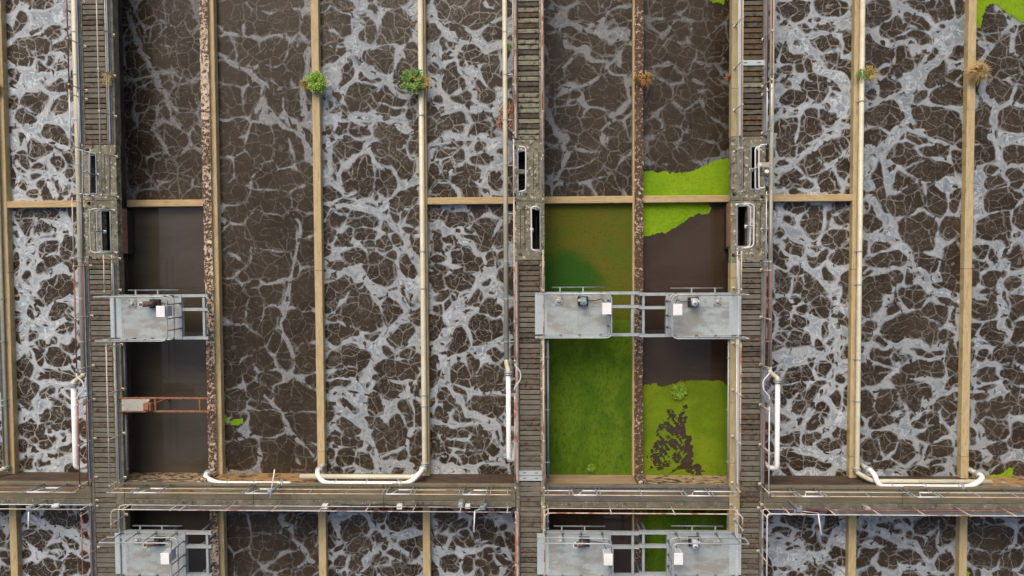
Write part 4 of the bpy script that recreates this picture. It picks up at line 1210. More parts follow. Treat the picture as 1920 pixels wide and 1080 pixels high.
runs(-60, 143, ['rail_tan', 'rail_red'], ['red barred railing run at western end of cross walkway', 'short tan railing run between two western gates', 'short tan railing run ending at west walkway'])
runs(200, 958, ['rail_tan', 'rail_tan'], ['short orange tan railing run starting at west walkway', 'tan railing run below blotched end wall and white elbow', 'long tan railing run from thin pole under long white pipe', 'tan railing run between two close gates by middle walkway', 'short pale railing run ending at middle walkway'])
runs(1021, 1388, ['rail_tan', 'rail_white'], ['short pale railing run starting at middle walkway', 'rusty orange railing run with shell grit below', 'tan railing run ending at rusty walkway'])
runs(1446, 1990, ['rail_tan', 'rail_beige'], ['short pale railing run starting at rusty walkway', 'tan railing run below cream elbow pipe', 'tan railing run at eastern end of cross walkway'])
railing('pale pink railing at western end on southern edge of cross walkway', [(XL + 2, RDS), (XD(158, 958), RDS)], ['rail_beige', 'rail_white'], r=0.02)
railing('flaking pink railing carrying white boxes on southern edge of cross walkway', [(XD(330, 957), RDS), (XD(958, 957), RDS)], ['rail_rose', 'rail_rose'], r=0.02, spacing=1.75)
railing('rusty red railing above southern twin platforms', [(RBE + 0.02, yy(1016, 1000)), (RBE + 0.02, RDS - 0.02), (RCW + 0.1, RDS - 0.02), (RCW + 0.1, yy(1387, 1000))], ['rail_rose', 'rail_tan'], fil=0.25, spacing=2.2)
railing('rusty red railing on southern edge east of rusty walkway', [(XD(1475, 960), RDS - 0.02), (XR - 2, RDS - 0.02)], ['rail_rose', 'rail_red'], r=0.022, spacing=1.75)


# rails round the hatches
def hatch_rail(pts_px, label, z=0.9, mat='rail_white', n=2):
    pts = [W(x, y, z) for x, y in pts_px]
    b = Vector((pts[0][0], pts[0][1], 0))
    r0 = empty('hatch_rail', label, 'railing', b)
    for k in range(n):
        zz = z - 0.42 * k
        m = MB()
        P = [Vector((x, y, zz)) - b for x, y in pts]
        m.tube(fillet(P, 0.16), 0.027, 8)
        m.build('top_rail' if k == 0 else 'mid_rail', M[mat], r0, True)
    m = MB()
    m.tube([(0, 0, 0.0), (0, 0, z)], 0.025, 8)
    m.box(-0.07, 0.07, -0.07, 0.07, 0, 0.014)
    o = m.build('post', M[mat], r0, True)
    e = pts[-1]
    inst(o.data, 'post', (e[0] - b.x, e[1] - b.y, 0), r0)
    if len(pts) > 3:
        inst(o.data, 'post', ((pts[1][0] + pts[2][0]) / 2 - b.x, (pts[1][1] + pts[2][1]) / 2 - b.y, 0), r0)


hatch_rail([(146, 282), (155, 281), (155, 364), (146, 364)], 'pale rounded guard rail at narrow hatch beside cream pipe', mat='galv')
hatch_rail([(186, 392), (168, 392), (170, 473), (190, 474)], 'grey rounded guard rail at wide hatch beside rusty grille', mat='galv')
hatch_rail([(974, 274), (986, 276), (986, 357), (975, 359)], 'thick white guard rail round divided hatch', n=1)
hatch_rail([(1007, 387), (996, 388), (997, 469), (1009, 470)], 'thick white guard rail round plain hatch on middle walkway', n=1)
hatch_rail([(1437, 271), (1423, 272), (1423, 353), (1434, 352)], 'white rounded guard rail at narrow hatch on rusty walkway')
hatch_rail([(1396, 381), (1414, 383), (1413, 462), (1398, 465)], 'white rounded guard rail at wide hatch on rusty walkway')


# rusty perforated panels and bars at the hatches
def grille(px0, px1, py0, py1, label, z=-0.25, rows=16):
    a, b = W(px0, py0, z), W(px1, py1, z)
    x0, x1, y0, y1 = min(a[0], b[0]), max(a[0], b[0]), min(a[1], b[1]), max(a[1], b[1])
    r0 = empty('rusty_grille', label, 'grille', (mid(x0, x1), mid(y0, y1), z))
    hx, hy = (x1 - x0) / 2, (y1 - y0) / 2
    m = MB()
    m.cbox(-hx, hx, -hy, hy, -0.5, 0.0, 0.01)
    m.build('panel', M['rust_face'], r0)
    m = MB()
    for i in range(rows):
        yv = -hy * 0.92 + 2 * hy * 0.92 * i / (rows - 1)
        m.box(-hx * 0.1, hx * 0.55, yv - 0.018, yv + 0.018, 0.0, 0.004)
    m.build('slot', M['black'], r0)


grille(213, 226, 390, 475, 'orange rust perforated panel beside wide western hatch')
grille(160, 167, 286, 364, 'rust red panel between cream pipe and narrow western hatch', -0.05, 10)
grille(1013, 1021, 388, 470, 'brownish red panel edging olive green basin', -0.05, 2)
grille(1369, 1381, 380, 462, 'pale orange rust panel beside wide east hatch', -0.05, 2)
grille(961, 967, 282, 362, 'rust red strip beside divided hatch', -0.05, 2)
grille(1424, 1433, 282, 352, 'brown rust strip beside narrow east hatch', -0.02, 2)
# concrete bar across the divided hatch
a, b = W(966, 322), W(988, 322)
m = MB()
m.cbox(a[0], b[0], a[1] - 0.09, a[1] + 0.09, -0.1, 0.045, 0.01)
tag(m.build('hatch_bar', M['kerb']), 'lichen grey concrete bar across divided hatch', 'bar')
# bracket and valve head at the east narrow hatch
a, b = W(1421, 309, 0.3), W(1443, 309, 0.3)
r0 = empty('bracket', 'tan bracket with white bolt head across narrow east hatch', 'bracket', (a[0], a[1], 0))
m = MB()
m.cbox(0, b[0] - a[0], -0.09, 0.09, 0.24, 0.30, 0.008)
m.box(0.02, 0.06, -0.05, 0.05, 0.0, 0.24)
m.box(b[0] - a[0] - 0.06, b[0] - a[0] - 0.02, -0.05, 0.05, -0.05, 0.24)
m.build('plate', M['slab_grey'], r0)
m = MB()
m.disc((0.05, 0, 0.33), (0, 0, 1), 0.07, 0.06, 12)
m.build('bolt_head', M['pipe_white'], r0, True)
a = W(1438, 322, 0.3)
r0 = empty('vent_cap', 'small white round cap beside east cream pipe', 'cap', (a[0], a[1], 0))
m = MB()
m.tube([(0, 0, -0.3), (0, 0, 0.26)], 0.035, 8)
m.build('stem', M['pipe_cream'], r0, True)
m = MB()
m.tube([(0, 0, 0.24), (0, 0, 0.30), (0, 0, 0.33)], 0.08, 12, rr=[0.085, 0.085, 0.05])
m.build('cap', M['box_white'], r0, True)

# steel toe board along both edges of the long walkways
for x, mt, t in ((XA0 - 0.02, 'steel_blue', 'blue grey steel toe board on foam side of west walkway'), (XA1 - 0.16, 'post_grey', 'grey steel toe board on platform side of west walkway'),
                 (XC1 - 0.03, 'post_grey', 'grey steel toe board on foam side of rusty walkway'), (XC0 + 0.28, 'rail_white', 'pale steel toe board beside ochre kerb'),
                 (XB0 + 0.06, 'rail_rose', 'rust stained toe board on pipe side of middle walkway'), (XB1 - 0.05, 'rail_rose', 'rust stained toe board on green basin side of middle walkway')):
    r0 = empty('toe_board', t, 'toe board', (x, 0, 0))
    y = YD1 + 0.1
    hs = {True: hA, False: hB}[x < -5] if x < 5 else hC
    cuts = [W(960, 262)[1], W(960, 380)[1], W(960, 488)[1]]
    segs = [(YD1 + 0.1, cuts[2]), (cuts[1] + 0.05 if x not in () else 0, YTOP)]
    for k, (s0, s1) in enumerate([(YD1 + 0.1, cuts[2] - 0.05), (cuts[0] + 0.05, YTOP), (YBOT, YD0 - 0.02)]):
        m = MB()
        m.box(-0.02, 0.02, s0, s1, 0.016, 0.12)
        m.box(-0.055, 0.055, s0, s1, 0.0155, 0.022)
        m.build('board', M[mt], r0)


# ------------------------------------------------------------------ pipes
def pipe(label, runs_, flanges=(), brackets=(), seg=14, fil=0.28):
    """runs_: (points, radius, material, part name); flanges: (point, axis, radius)"""
    o = Vector(runs_[0][0][0])
    r0 = empty('pipe', label, 'pipe', o)
    for pts, rad, mt, nm in runs_:
        P = [Vector(p) - o for p in pts]
        m = MB()
        m.tube(fillet(P, fil, 6) if len(P) > 2 else P, rad, seg)
        m.build(nm, M[mt], r0, True)
    for p, ax, rad in flanges:
        m = MB()
        m.disc(Vector(p) - o, ax, rad, 0.05)
        m.disc(Vector(p) - o + Vector(ax).normalized() * 0.07, ax, rad, 0.035)
        m.build('flange', M['galv'], r0, True)
    for p, dx, dy, dz in brackets:
        m = MB()
        q = Vector(p) - o
        m.box(q.x - dx, q.x + dx, q.y - dy, q.y + dy, q.z - dz, q.z + dz)
        m.build('bracket', M['galv'], r0)
    return r0


def P3(px, py, z):
    x, y = W(px, py, z)
    return (x, y, z)


# pipes hung beside the long walkways, rising to a white drop leg
for (xt, yt), (xb, yb), rad, rad2, (xw, yw0, yw1), side, t in (
        ((140, 0), (157, 700), 0.115, 0.10, (137.5, 722, 876), 1, 'cream pipe along west walkway turning into fat white drop pipe'),
        ((945.5, 0), (950.5, 690), 0.095, 0.095, (951, 700, 862), 1, 'cream pipe along middle walkway turning into white drop pipe'),
        ((1446, 0), (1445, 690), 0.085, 0.095, (1455, 715, 878), -1, 'cream pipe along rusty walkway turning into white drop pipe')):
    z1, z2 = -0.25, 0.30
    xc = mid(W(xt, yt, z1)[0], W(xb, yb, z1)[0])
    xw_ = mid(W(xw, yw0, z2)[0], W(xw + 5, yw1, z2)[0])
    ya, yb_, yc_ = W(xb, yw0 - 26, z1)[1], W(xw, yw0, z2)[1], W(xw, yw1, z2)[1]
    cl = [((xc, W(xb, p, z1)[1], z1), (1, 0, 0)) for p in (60, 140, 225, 310, 400, 490, 560, 640)]
    root = pipe(t, [([(xc, YTOP, z1), (xc, ya, z1)], rad, 'pipe_cream', 'cream_run'),
                    ([(xc, ya + 0.02, z1), (xc, ya - 0.18, z1 + 0.02), (xw_, yb_ + 0.12, z2), (xw_, yb_ - 0.02, z2)], rad2 * 0.96, 'pipe_cream', 'rising_bend'),
                    ([(xw_, yb_, z2), (xw_, yc_, z2), (xw_ + 0.18 * side, yc_ - 0.06, z2 - 0.22), (xw_ + 0.2 * side, yc_ - 0.06, -1.6)], rad2, 'pipe_white', 'drop_leg')],
                flanges=[((xw_, yb_ - 0.02, z2), (0, 1, 0), rad2 * 1.6)])
    inv = Matrix.Translation(root.location).inverted()
    for (p, _a) in cl:
        m = MB()
        m.disc(p, (0, 1, 0), rad * 1.12, 0.04)
        m.box(p[0], p[0] + 0.42 * side, p[1] - 0.02, p[1] + 0.02, p[2] - 0.02, p[2] + 0.02)
        o = m.build('clamp', M['galv'])
        o.parent = root
        o.matrix_parent_inverse = inv

# pipes lying on the divider walls, with the elbows and crossovers at their southern ends
ZP = Z_LOW + 0.13


def wall_pipe(xc, rad, ys, t, tail, clamps, extra=()):
    pts = [(xc, YTOP, ZP), (xc, ys, ZP)] + tail
    fl = [((xc, ys + 0.05, ZP), (0, 1, 0), rad * 1.5)]
    root = pipe(t, [(pts, rad, 'pipe_cream', 'cream_run')] + list(extra), flanges=fl)
    inv = Matrix.Translation(root.location).inverted()
    for py in clamps:
        yv = W(xc, py, ZP)[1]
        m = MB()
        m.disc((xc, yv, ZP), (0, 1, 0), rad * 1.2, 0.045)
        m.box(xc - 0.16, xc + 0.16, yv - 0.02, yv + 0.02, Z_LOW, Z_LOW + 0.03)
        o = m.build('clamp', M['galv'])
        o.parent = root
        o.matrix_parent_inverse = inv
    return root


ZQ = -0.35
x3 = WX([(787, 0), (797, 850)], ZP)
e1, e2 = P3(797, 874, ZP), P3(563, 896, ZQ)
yq = W(680, 894, ZQ)[1]
wall_pipe(x3, 0.105, e1[1], 'cream pipe lying on divider wall with green bush, crossing behind white pipe', [(x3, yq + 0.12, ZP + 0.1), (x3 - 0.25, yq, ZQ), (e2[0], yq, ZQ)], (226, 476, 544, 740, 760))
x6 = WX([(1619, 0), (1606, 850)], ZP)
e3 = P3(1606, 884, ZP)
yq2 = W(1740, 903, ZQ)[1]
wall_pipe(x6, 0.095, e3[1], 'cream pipe lying on divider wall with yellow sprig, crossing eastwards', [(x6, yq2 + 0.12, ZP + 0.1), (x6 + 0.25, yq2, ZQ), (P3(1858, 905, ZQ)[0], yq2, ZQ)], (210, 480, 540, 675, 750))
x0_ = WX([(4, 600), (9, 850)], ZP)
wall_pipe(x0_, 0.10, P3(8, 880, ZP)[1], 'cream pipe at basin edge bending away above cross walkway', [(x0_, W(8, 893, ZQ)[1] + 0.1, ZP + 0.1), (x0_ - 0.3, W(8, 895, ZQ)[1], ZQ), (x0_ - 4, W(8, 895, ZQ)[1], ZQ)], (560, 640, 750, 760))

# white crossover pipes on brackets along the cross walkway
ZW = -0.10


def cross_pipe(label, start, path, end, rad=0.10):
    """start and end are flanged stubs rising from the water, path runs along the walkway edge"""
    pts = [start, (start[0], start[1], path[0][2] - 0.25)] + path + [(end[0], end[1], path[-1][2] - 0.25), end]
    fl = []
    for p in (start, end):
        fl.append(((p[0], p[1], -0.75), (0, 0, 1), rad * 1.55))
    n = 3
    a, b = Vector(path[0]), Vector(path[-1])
    root = pipe(label, [(pts, rad, 'pipe_white', 'white_run')], flanges=fl, fil=0.34)
    inv = Matrix.Translation(root.location).inverted()
    for i in range(n):
        p = a + (b - a) * (0.14 + 0.72 * i / (n - 1))
        m = MB()
        m.disc(p, (1, 0, 0), rad * 1.18, 0.05)
        m.box(p.x - 0.02, p.x + 0.02, p.y - 0.30, p.y + 0.16, p.z - rad - 0.04, p.z - rad - 0.005)
        o = m.build('bracket', M['galv'])
        o.parent = root
        o.matrix_parent_inverse = inv
    m = MB()
    for s in (-0.035, 0.035):
        m.disc(b + Vector((-0.35 if b.x > a.x else 0.35, 0, 0)) + Vector((s, 0, 0)), (1, 0, 0), rad * 1.5, 0.03)
    o = m.build('coupling', M['galv'])
    o.parent = root
    o.matrix_parent_inverse = inv
    return root


ywl = W(470, 907, ZW)[1]
cross_pipe('short white pipe with flanged elbow starting at speckled wall', P3(410, 875, -1.7), [P3(408, 900, ZW)[:1] + (ywl, ZW), (P3(545, 907, ZW)[0], ywl, ZW)], P3(566, 892, -1.7))
cross_pipe('long white pipe between two dividers, bent at both ends', P3(612, 868, -1.7), [P3(606, 905, ZW)[:1] + (ywl + 0.03, ZW), (P3(768, 905, ZW)[0], ywl + 0.03, ZW)], P3(800, 866, -1.7))
yw2 = W(1730, 913, ZW)[1]
cross_pipe('long white pipe with diagonal left arm and flanged right bend', P3(1608, 868, -1.7), [(P3(1648, 913, ZW)[0], yw2, ZW), (P3(1820, 913, ZW)[0], yw2, ZW)], P3(1806, 876, -1.7))
cross_pipe('white pipe leaving eastwards past orange stained wall', P3(1852, 896, -1.7), [(P3(1886, 915, ZW)[0], yw2 - 0.05, ZW), (P3(2060, 915, ZW)[0], yw2 - 0.05, ZW)], P3(2080, 890, -1.7))

# blue-grey conduits fixed to the basin walls
for pts, t in (([P3(231, 640, -0.2), P3(234, 740, -0.2)], 'blue grey conduit on wall above pale board bridge'),
               ([P3(234, 778, -0.2), P3(238, 893, -0.2)], 'blue grey conduit on wall below pale board bridge'),
               ([P3(1026, 638, -0.2), P3(1028.5, 897, -0.2)], 'blue grey conduit edging solid green basin'),
               ([P3(1366, 640, -0.2), P3(1366, 896, -0.2)], 'pale grey conduit edging torn duckweed basin'),
               ([P3(235, 962, -0.2), P3(236, 994, -0.2)], 'short blue grey conduit beside southern lone platform'),
               ([P3(1026, 960, -0.2), P3(1027, 994, -0.2)], 'short grey conduit in dark southern basin by twin platforms'),
               ([P3(1366, 962, -0.2), P3(1367, 996, -0.2)], 'short grey conduit in green southern basin by twin platforms')):
    o = Vector(pts[0])
    r0 = empty('conduit', t, 'pipe', o)
    x = mid(pts[0][0], pts[1][0])
    m = MB()
    L = pts[1][1] - pts[0][1]
    m.tube([(x - o.x, 0, 0), (x - o.x, L, 0)], 0.05, 10)
    m.build('tube', M['steel_blue' if 'pale' not in t else 'galv'], r0, True)
    s = -1 if pts[0][0] < 3 else 1
    for i in range(3):
        m = MB()
        m.box(x - o.x, x - o.x + s * 0.35, L * (0.12 + 0.38 * i) - 0.02, L * (0.12 + 0.38 * i) + 0.02, -0.02, 0.06)
        m.box(x - o.x - 0.06, x - o.x + 0.06, L * (0.12 + 0.38 * i) - 0.025, L * (0.12 + 0.38 * i) + 0.025, -0.055, 0.055)
        m.build('clamp', M['galv'], r0)


# ------------------------------------------------------------------ steel platforms
def platform(px, py0, py1, sx, label, motor, beam_to, cross, mid_beam=0.36, leg_x=None):
    """apron edge at px, north and south edges at py0/py1; reaches sx-wards over the basin"""
    x, yn = W(px, py0, 0.06)
    ys = W(px, py1, 0.06)[1]
    h = (yn - ys) / 2
    yc = mid(yn, ys)
    r0 = empty('platform', label, 'platform', (x, yc, 0.02))
    Wd = 2.92
    X = lambda v: v * sx

    def part(mb, name, mt, smooth=False, parent=r0):
        return mb.build(name, M[mt], parent, smooth)
    m = MB()   # apron, gently ramped
    m.box(X(0), X(0.46), -h, h, 0.030, 0.044)
    part(m, 'apron', 'apron')
    ysm = h * 0.36
    for (a, b, c, d, nm) in ((0.464, 2.80, ysm + 0.003, h, 'deck_plate'), (0.464, 0.55, -h, ysm - 0.003, 'deck_plate'), (0.554, 1.69, -h, ysm - 0.003, 'deck_plate'), (1.694, 2.80, -h, ysm - 0.003, 'deck_plate')):
        m = MB()
        m.box(X(a), X(b), c, d, 0.030, 0.042)
        for bx in np.arange(a + 0.12, b - 0.05, 0.34):
            m.disc((X(bx), c + 0.05 if c > 0 else d - 0.05, 0.044), (0, 0, 1), 0.012, 0.008, 6)
        part(m, nm, 'plate')
    # edge channels carrying the railing
    m = MB()
    m.box(X(0.30), X(2.90), h - 0.002, h + 0.07, -0.14, 0.075)
    m.box(X(0.30), X(2.90), -h - 0.07, -h + 0.002, -0.14, 0.075)
    m.box(X(2.803), X(2.90), -h + 0.003, h - 0.003, -0.14, 0.075)
    part(m, 'edge_channel', 'galv')
    # long beams over the basin to the far wall
    bl = abs(beam_to - x)
    for yv in (h + 0.02, mid_beam * h, -h - 0.02):
        m = MB()
        m.box(X(2.905), X(bl), yv - 0.055, yv + 0.055, -0.10, 0.05)
        m.box(X(2.905), X(bl), yv - 0.055, yv - 0.042, 0.05, 0.075)
        part(m, 'beam', 'galv')
        if leg_x is not None:
            lv = abs(leg_x - x)
            m = MB()
            m.box(X(lv - 0.05), X(lv + 0.05), yv - 0.05, yv + 0.05, ZH - 0.02, -0.101)
            part(m, 'support_leg', 'steel_dark')
    for cx in cross:
        v = abs(cx - x)
        for c, d in ((-h + 0.04, mid_beam * h - 0.06), (mid_beam * h + 0.06, h - 0.04)):
            m = MB()
            m.box(X(v - 0.045), X(v + 0.045), c, d, -0.08, 0.045)
            part(m, 'cross_beam', 'galv')
    # U-shaped railing, open at the walkway
    for z, nm in ((1.08, 'top_rail'), (0.56, 'mid_rail')):
        m = MB()
        pts = [(X(0.12), h + 0.03, z), (X(2.86), h + 0.03, z), (X(2.86), -h - 0.03, z), (X(0.12), -h - 0.03, z)]
        m.tube(fillet(pts, 0.24, 6), 0.026, 8)
        part(m, nm, 'galv', True)
    p = MB()
    p.tube([(0, 0, 0.03), (0, 0, 1.06)], 0.022, 8)
    p.box(-0.05, 0.05, -0.04, 0.04, 0.03, 0.10)
    pm = None
    for a, b in ((0.34, h + 0.03), (1.0, h + 0.03), (1.72, h + 0.03), (2.55, h + 0.03), (0.34, -h - 0.03), (1.0, -h - 0.03), (1.72, -h - 0.03), (2.55, -h - 0.03), (2.86, 0.55), (2.86, 0.0), (2.86, -0.45)):
        if pm is None:
            o = part(p, 'post', 'steel_dark', True)
            pm = o.data
            o.location = (X(a), b, 0)
        else:
            inst(pm, 'post', (X(a), b, 0), r0)
    # end loops of the rails at the walkway
    for s in (1, -1):
        m = MB()
        m.tube(fillet([(X(0.12), s * (h + 0.03), 1.08), (X(0.02), s * (h + 0.03), 1.08), (X(0.02), s * (h + 0.03), 0.56), (X(0.12), s * (h + 0.03), 0.56)], 0.09, 5), 0.026, 8)
        part(m, 'rail_end', 'galv', True)
    # drive: gearbox, motor and its fan cowl
    mx, my = 1.86, h * 0.66
    m = MB()
    m.cbox(X(mx - 0.20), X(mx + 0.20), my - 0.19, my + 0.17, 0.043, 0.16, 0.02)
    g0 = part(m, 'gearbox', 'black')
    m = MB()
    if motor == 'motor_brown':
        m.tube([(X(mx), my, 0.18), (X(mx), my, 0.36), (X(mx - 0.34), my - 0.02, 0.40)], 0.11, 12)
        mo = part(m, 'motor', motor, True)
        m = MB()
        m.disc((X(mx - 0.36), my - 0.02, 0.41), (-0.2, 0, 1), 0.105, 0.14, 14)
        part(m, 'fan_cowl', 'box_white', True, mo)
        m = MB()
        m.disc((X(mx - 0.375), my - 0.02, 0.488), (-0.2, 0, 1), 0.066, 0.012, 14)
        part(m, 'fan_guard', 'motor_brown', True, mo)
    else:
        m.cbox(X(mx - 0.11), X(mx + 0.11), my - 0.15, my + 0.14, 0.162, 0.44, 0.03)
        m.tube([(X(mx + 0.02), my - 0.06, 0.44), (X(mx + 0.02), my - 0.06, 0.50), (X(mx + 0.02), my - 0.06, 0.53)], 0.1, 14, rr=[0.11, 0.11, 0.06])
        mo = part(m, 'motor', motor, True)
        m = MB()
        m.cbox(X(mx - 0.19), X(mx - 0.112), my - 0.02, my + 0.08, 0.28, 0.38, 0.01)
        part(m, 'terminal_box', 'box_white', False, mo)
        m = MB()
        m.disc((X(mx + 0.02), my - 0.06, 0.533), (0, 0, 1), 0.055, 0.01, 12)
        part(m, 'fan_guard', 'steel_dark', False, mo)
    # bearing hatch
    bx = 0.92
    m = MB()
    m.cbox(X(bx - 0.15), X(bx + 0.15), my - 0.17, my + 0.15, 0.043, 0.075, 0.01)
    bh = part(m, 'bearing_plate', 'slab_grey')
    m = MB()
    m.tube([(X(bx), my, 0.076), (X(bx), my, 0.14), (X(bx), my, 0.16)], 0.07, 12, rr=[0.075, 0.07, 0.04])
    part(m, 'bearing_cap', 'apron', True, bh)
    m = MB()
    for u, v in ((-1, -1), (1, -1), (1, 1), (-1, 1)):
        m.disc((X(bx + u * 0.11), my + v * 0.115, 0.085), (0, 0, 1), 0.022, 0.02, 6)
    part(m, 'bolt', 'steel_dark', False, bh)
    # control box on the railing
    cx, cy = 2.66, h * 0.36
    m = MB()
    m.cbox(X(cx - 0.12), X(cx + 0.15), cy - 0.2, cy + 0.19, 0.62, 1.16, 0.015)
    cb = part(m, 'control_box', 'box_side')
    m = MB()
    m.cbox(X(cx - 0.155), X(cx + 0.185), cy - 0.22, cy + 0.21, 1.162, 1.20, 0.01)
    part(m, 'lid', 'box_white', False, cb)
    m = MB()
    m.box(X(cx - 0.15), X(cx - 0.122), cy - 0.19, cy + 0.18, 0.64, 1.14)
    part(m, 'door', 'box_white', False, cb)
    m = MB()
    m.tube([(X(cx), cy + 0.18, 0.7), (X(cx - 0.1), cy + 0.32, 0.45), (X(cx - 0.35), my, 0.10), (X(mx + 0.15), my + 0.02, 0.09)], 0.014, 6)
    part(m, 'cable', 'cable', True)
    # scum bar held off the north edge
    m = MB()
    m.tube([(X(0.66), h + 0.24, -0.10), (X(2.70), h + 0.24, -0.10)], 0.03, 8)
    sb = part(m, 'scum_bar', 'steel_dark', True)
    for v in (0.98, 1.88):
        m = MB()
        m.box(X(v - 0.025), X(v + 0.025), h + 0.075, h + 0.25, -0.13, -0.06)
        part(m, 'arm', 'galv', False, sb)
    # mixer shaft into the water
    m = MB()
    m.tube([(X(mx), my, 0.03), (X(mx), my, -2.0)], 0.05, 8)
    part(m, 'shaft', 'steel_dark', True)
    return r0


c1 = W(383.5, 590)[0]
platform(206, 556, 633, 1, 'lone grey steel platform with brown motor and white box north of cross walkway', 'motor_brown', W(391, 590)[0], [c1], leg_x=mid(D1a, D1b))
mx_, m1, m2 = mid(W(1143, 590)[0], W(1253, 590)[0]), W(1185, 590)[0], W(1206, 590)[0]
platform(1003, 551, 627, 1, 'grey steel platform with teal motor over green basin', 'motor_teal', mx_ - 0.004, [m1], leg_x=mid(D5a, D5b) - 0.09)
platform(1390, 552, 628, -1, 'grey steel platform with pale motor over brown water', 'motor_pale', mx_ + 0.004, [m2], leg_x=mid(D5a, D5b) + 0.09)
platform(215, 999, 1076, 1, 'southern lone grey platform with slanting railings beside speckled wall', 'motor_brown', W(398, 1040)[0], [W(390, 1040)[0]], leg_x=mid(D1a, D1b))
mx_, m1, m2 = mid(W(1143, 1040)[0], W(1253, 1040)[0]), W(1186, 1040)[0], W(1206, 1040)[0]
platform(1007, 1000, 1077, 1, 'southern grey platform over dark water with brown motor', 'motor_brown', mx_ - 0.004, [m1], leg_x=mid(D5a, D5b) - 0.09)
platform(1390, 1001, 1078, -1, 'southern grey platform over bright green basin', 'motor_pale', mx_ + 0.004, [m2], leg_x=mid(D5a, D5b) + 0.09)

# rusty little bridge with a pale board
a, b = W(224, 746, 0.0), W(393, 771, 0.0)
r0 = empty('board_bridge', 'rusty narrow bridge with pale board over plain brown water', 'bridge', (a[0], mid(a[1], b[1]), 0))
hw, L = (a[1] - b[1]) / 2, b[0] - a[0]
for s in (1, -1):
    m = MB()
    m.box(-0.1, L, s * hw - 0.03, s * hw + 0.03, -0.02, 0.05)
    m.box(-0.1, L, s * hw - 0.03, s * hw - 0.018, 0.05, 0.07)
    m.build('beam', M['rust'], r0)
m = MB()
m.cbox(0.12, 1.18, -hw + 0.02, hw - 0.02, 0.03, 0.062, 0.006)
m.build('board', M['slab_grey'], r0)
m = MB()
m.cbox(1.10, 1.40, -hw + 0.05, 0.1, 0.064, 0.26, 0.02)
m.cbox(1.16, 1.34, -hw + 0.1, 0.04, 0.26, 0.32, 0.02)
m.build('gearbox', M['rust'], r0)
for v in (1.44, 3.25):
    m = MB()
    m.box(v, v + 0.06, -hw + 0.04, hw - 0.04, -0.01, 0.045)
    m.build('cross_bar', M['rust'], r0)
m = MB()
m.tube([(1.24, 0.18, 0.06), (1.24, 0.18, 0.14), (1.24, 0.18, 0.16)], 0.05, 10, rr=[0.055, 0.05, 0.03])
m.build('grease_cap', M['pipe_cream'], r0, True)
m = MB()
m.tube([(1.2, -0.05, 0.06), (1.2, -0.05, -2.0)], 0.05, 8)
m.build('shaft', M['rust'], r0)

# ------------------------------------------------------------------ small fittings on the cross walkway
for px, py, sz, mt, t in ((609, 950, 0.20, 'box_white', 'white junction box above bare tan divider'), (749, 950.5, 0.20, 'box_white', 'white junction box with black cables between two gates'),
                          (877, 950, 0.18, 'box_white', 'white junction box beside grey cylinder'), (1627, 954, 0.16, 'slab_grey', 'small grey box on southern kerb by tan divider')):
    x, y = W(px, py, 0.45)
    r0 = empty('junction_box', t, 'box', (x, y, 0.02))
    m = MB()
    m.cbox(-sz / 2, sz / 2, -sz * 0.36, sz * 0.36, 0.25, 0.45, 0.012)
    m.build('case', M[mt], r0)
    m = MB()
    m.cbox(-sz / 2 - 0.008, sz / 2 + 0.008, -sz * 0.36 - 0.008, sz * 0.36 + 0.008, 0.4515, 0.475, 0.008)
    m.build('lid', M[mt], r0)
    m = MB()
    m.box(-0.025, 0.025, -0.02, 0.02, 0.0, 0.249)
    m.build('bracket', M['post_grey'], r0)
x, y = W(864, 948, 0.4)
r0 = empty('float_switch', 'grey cylindrical housing beside white junction box', 'housing', (x, y, 0.02))
m = MB()
m.tube([(0, 0, 0.0), (0, 0, 0.36), (0, 0, 0.41)], 0.11, 14, rr=[0.11, 0.11, 0.07])
m.build('body', M['galv'], r0, True)
m = MB()
m.disc((0, 0, 0.04), (0, 0, 1), 0.15, 0.03)
m.build('base', M['post_grey'], r0)
for pts, t in (([(640, 945), (680, 948), (720, 944), (745, 949)], 'black cable sagging towards middle white box'), ([(752, 950), (790, 946), (830, 948), (862, 950)], 'black cable between white box and grey cylinder'),
               ([(880, 950), (905, 947), (930, 951), (956, 952)], 'black cable from white box to middle walkway')):
    P = [Vector(P3(px, py, 0.06)) for px, py in pts]
    o = P[0].copy()
    m = MB()
    m.tube(fillet([p - o for p in P], 0.6, 6), 0.018, 6)
    tag(m.build('cable', M['cable'], None, True, tuple(o)), t, 'cable')

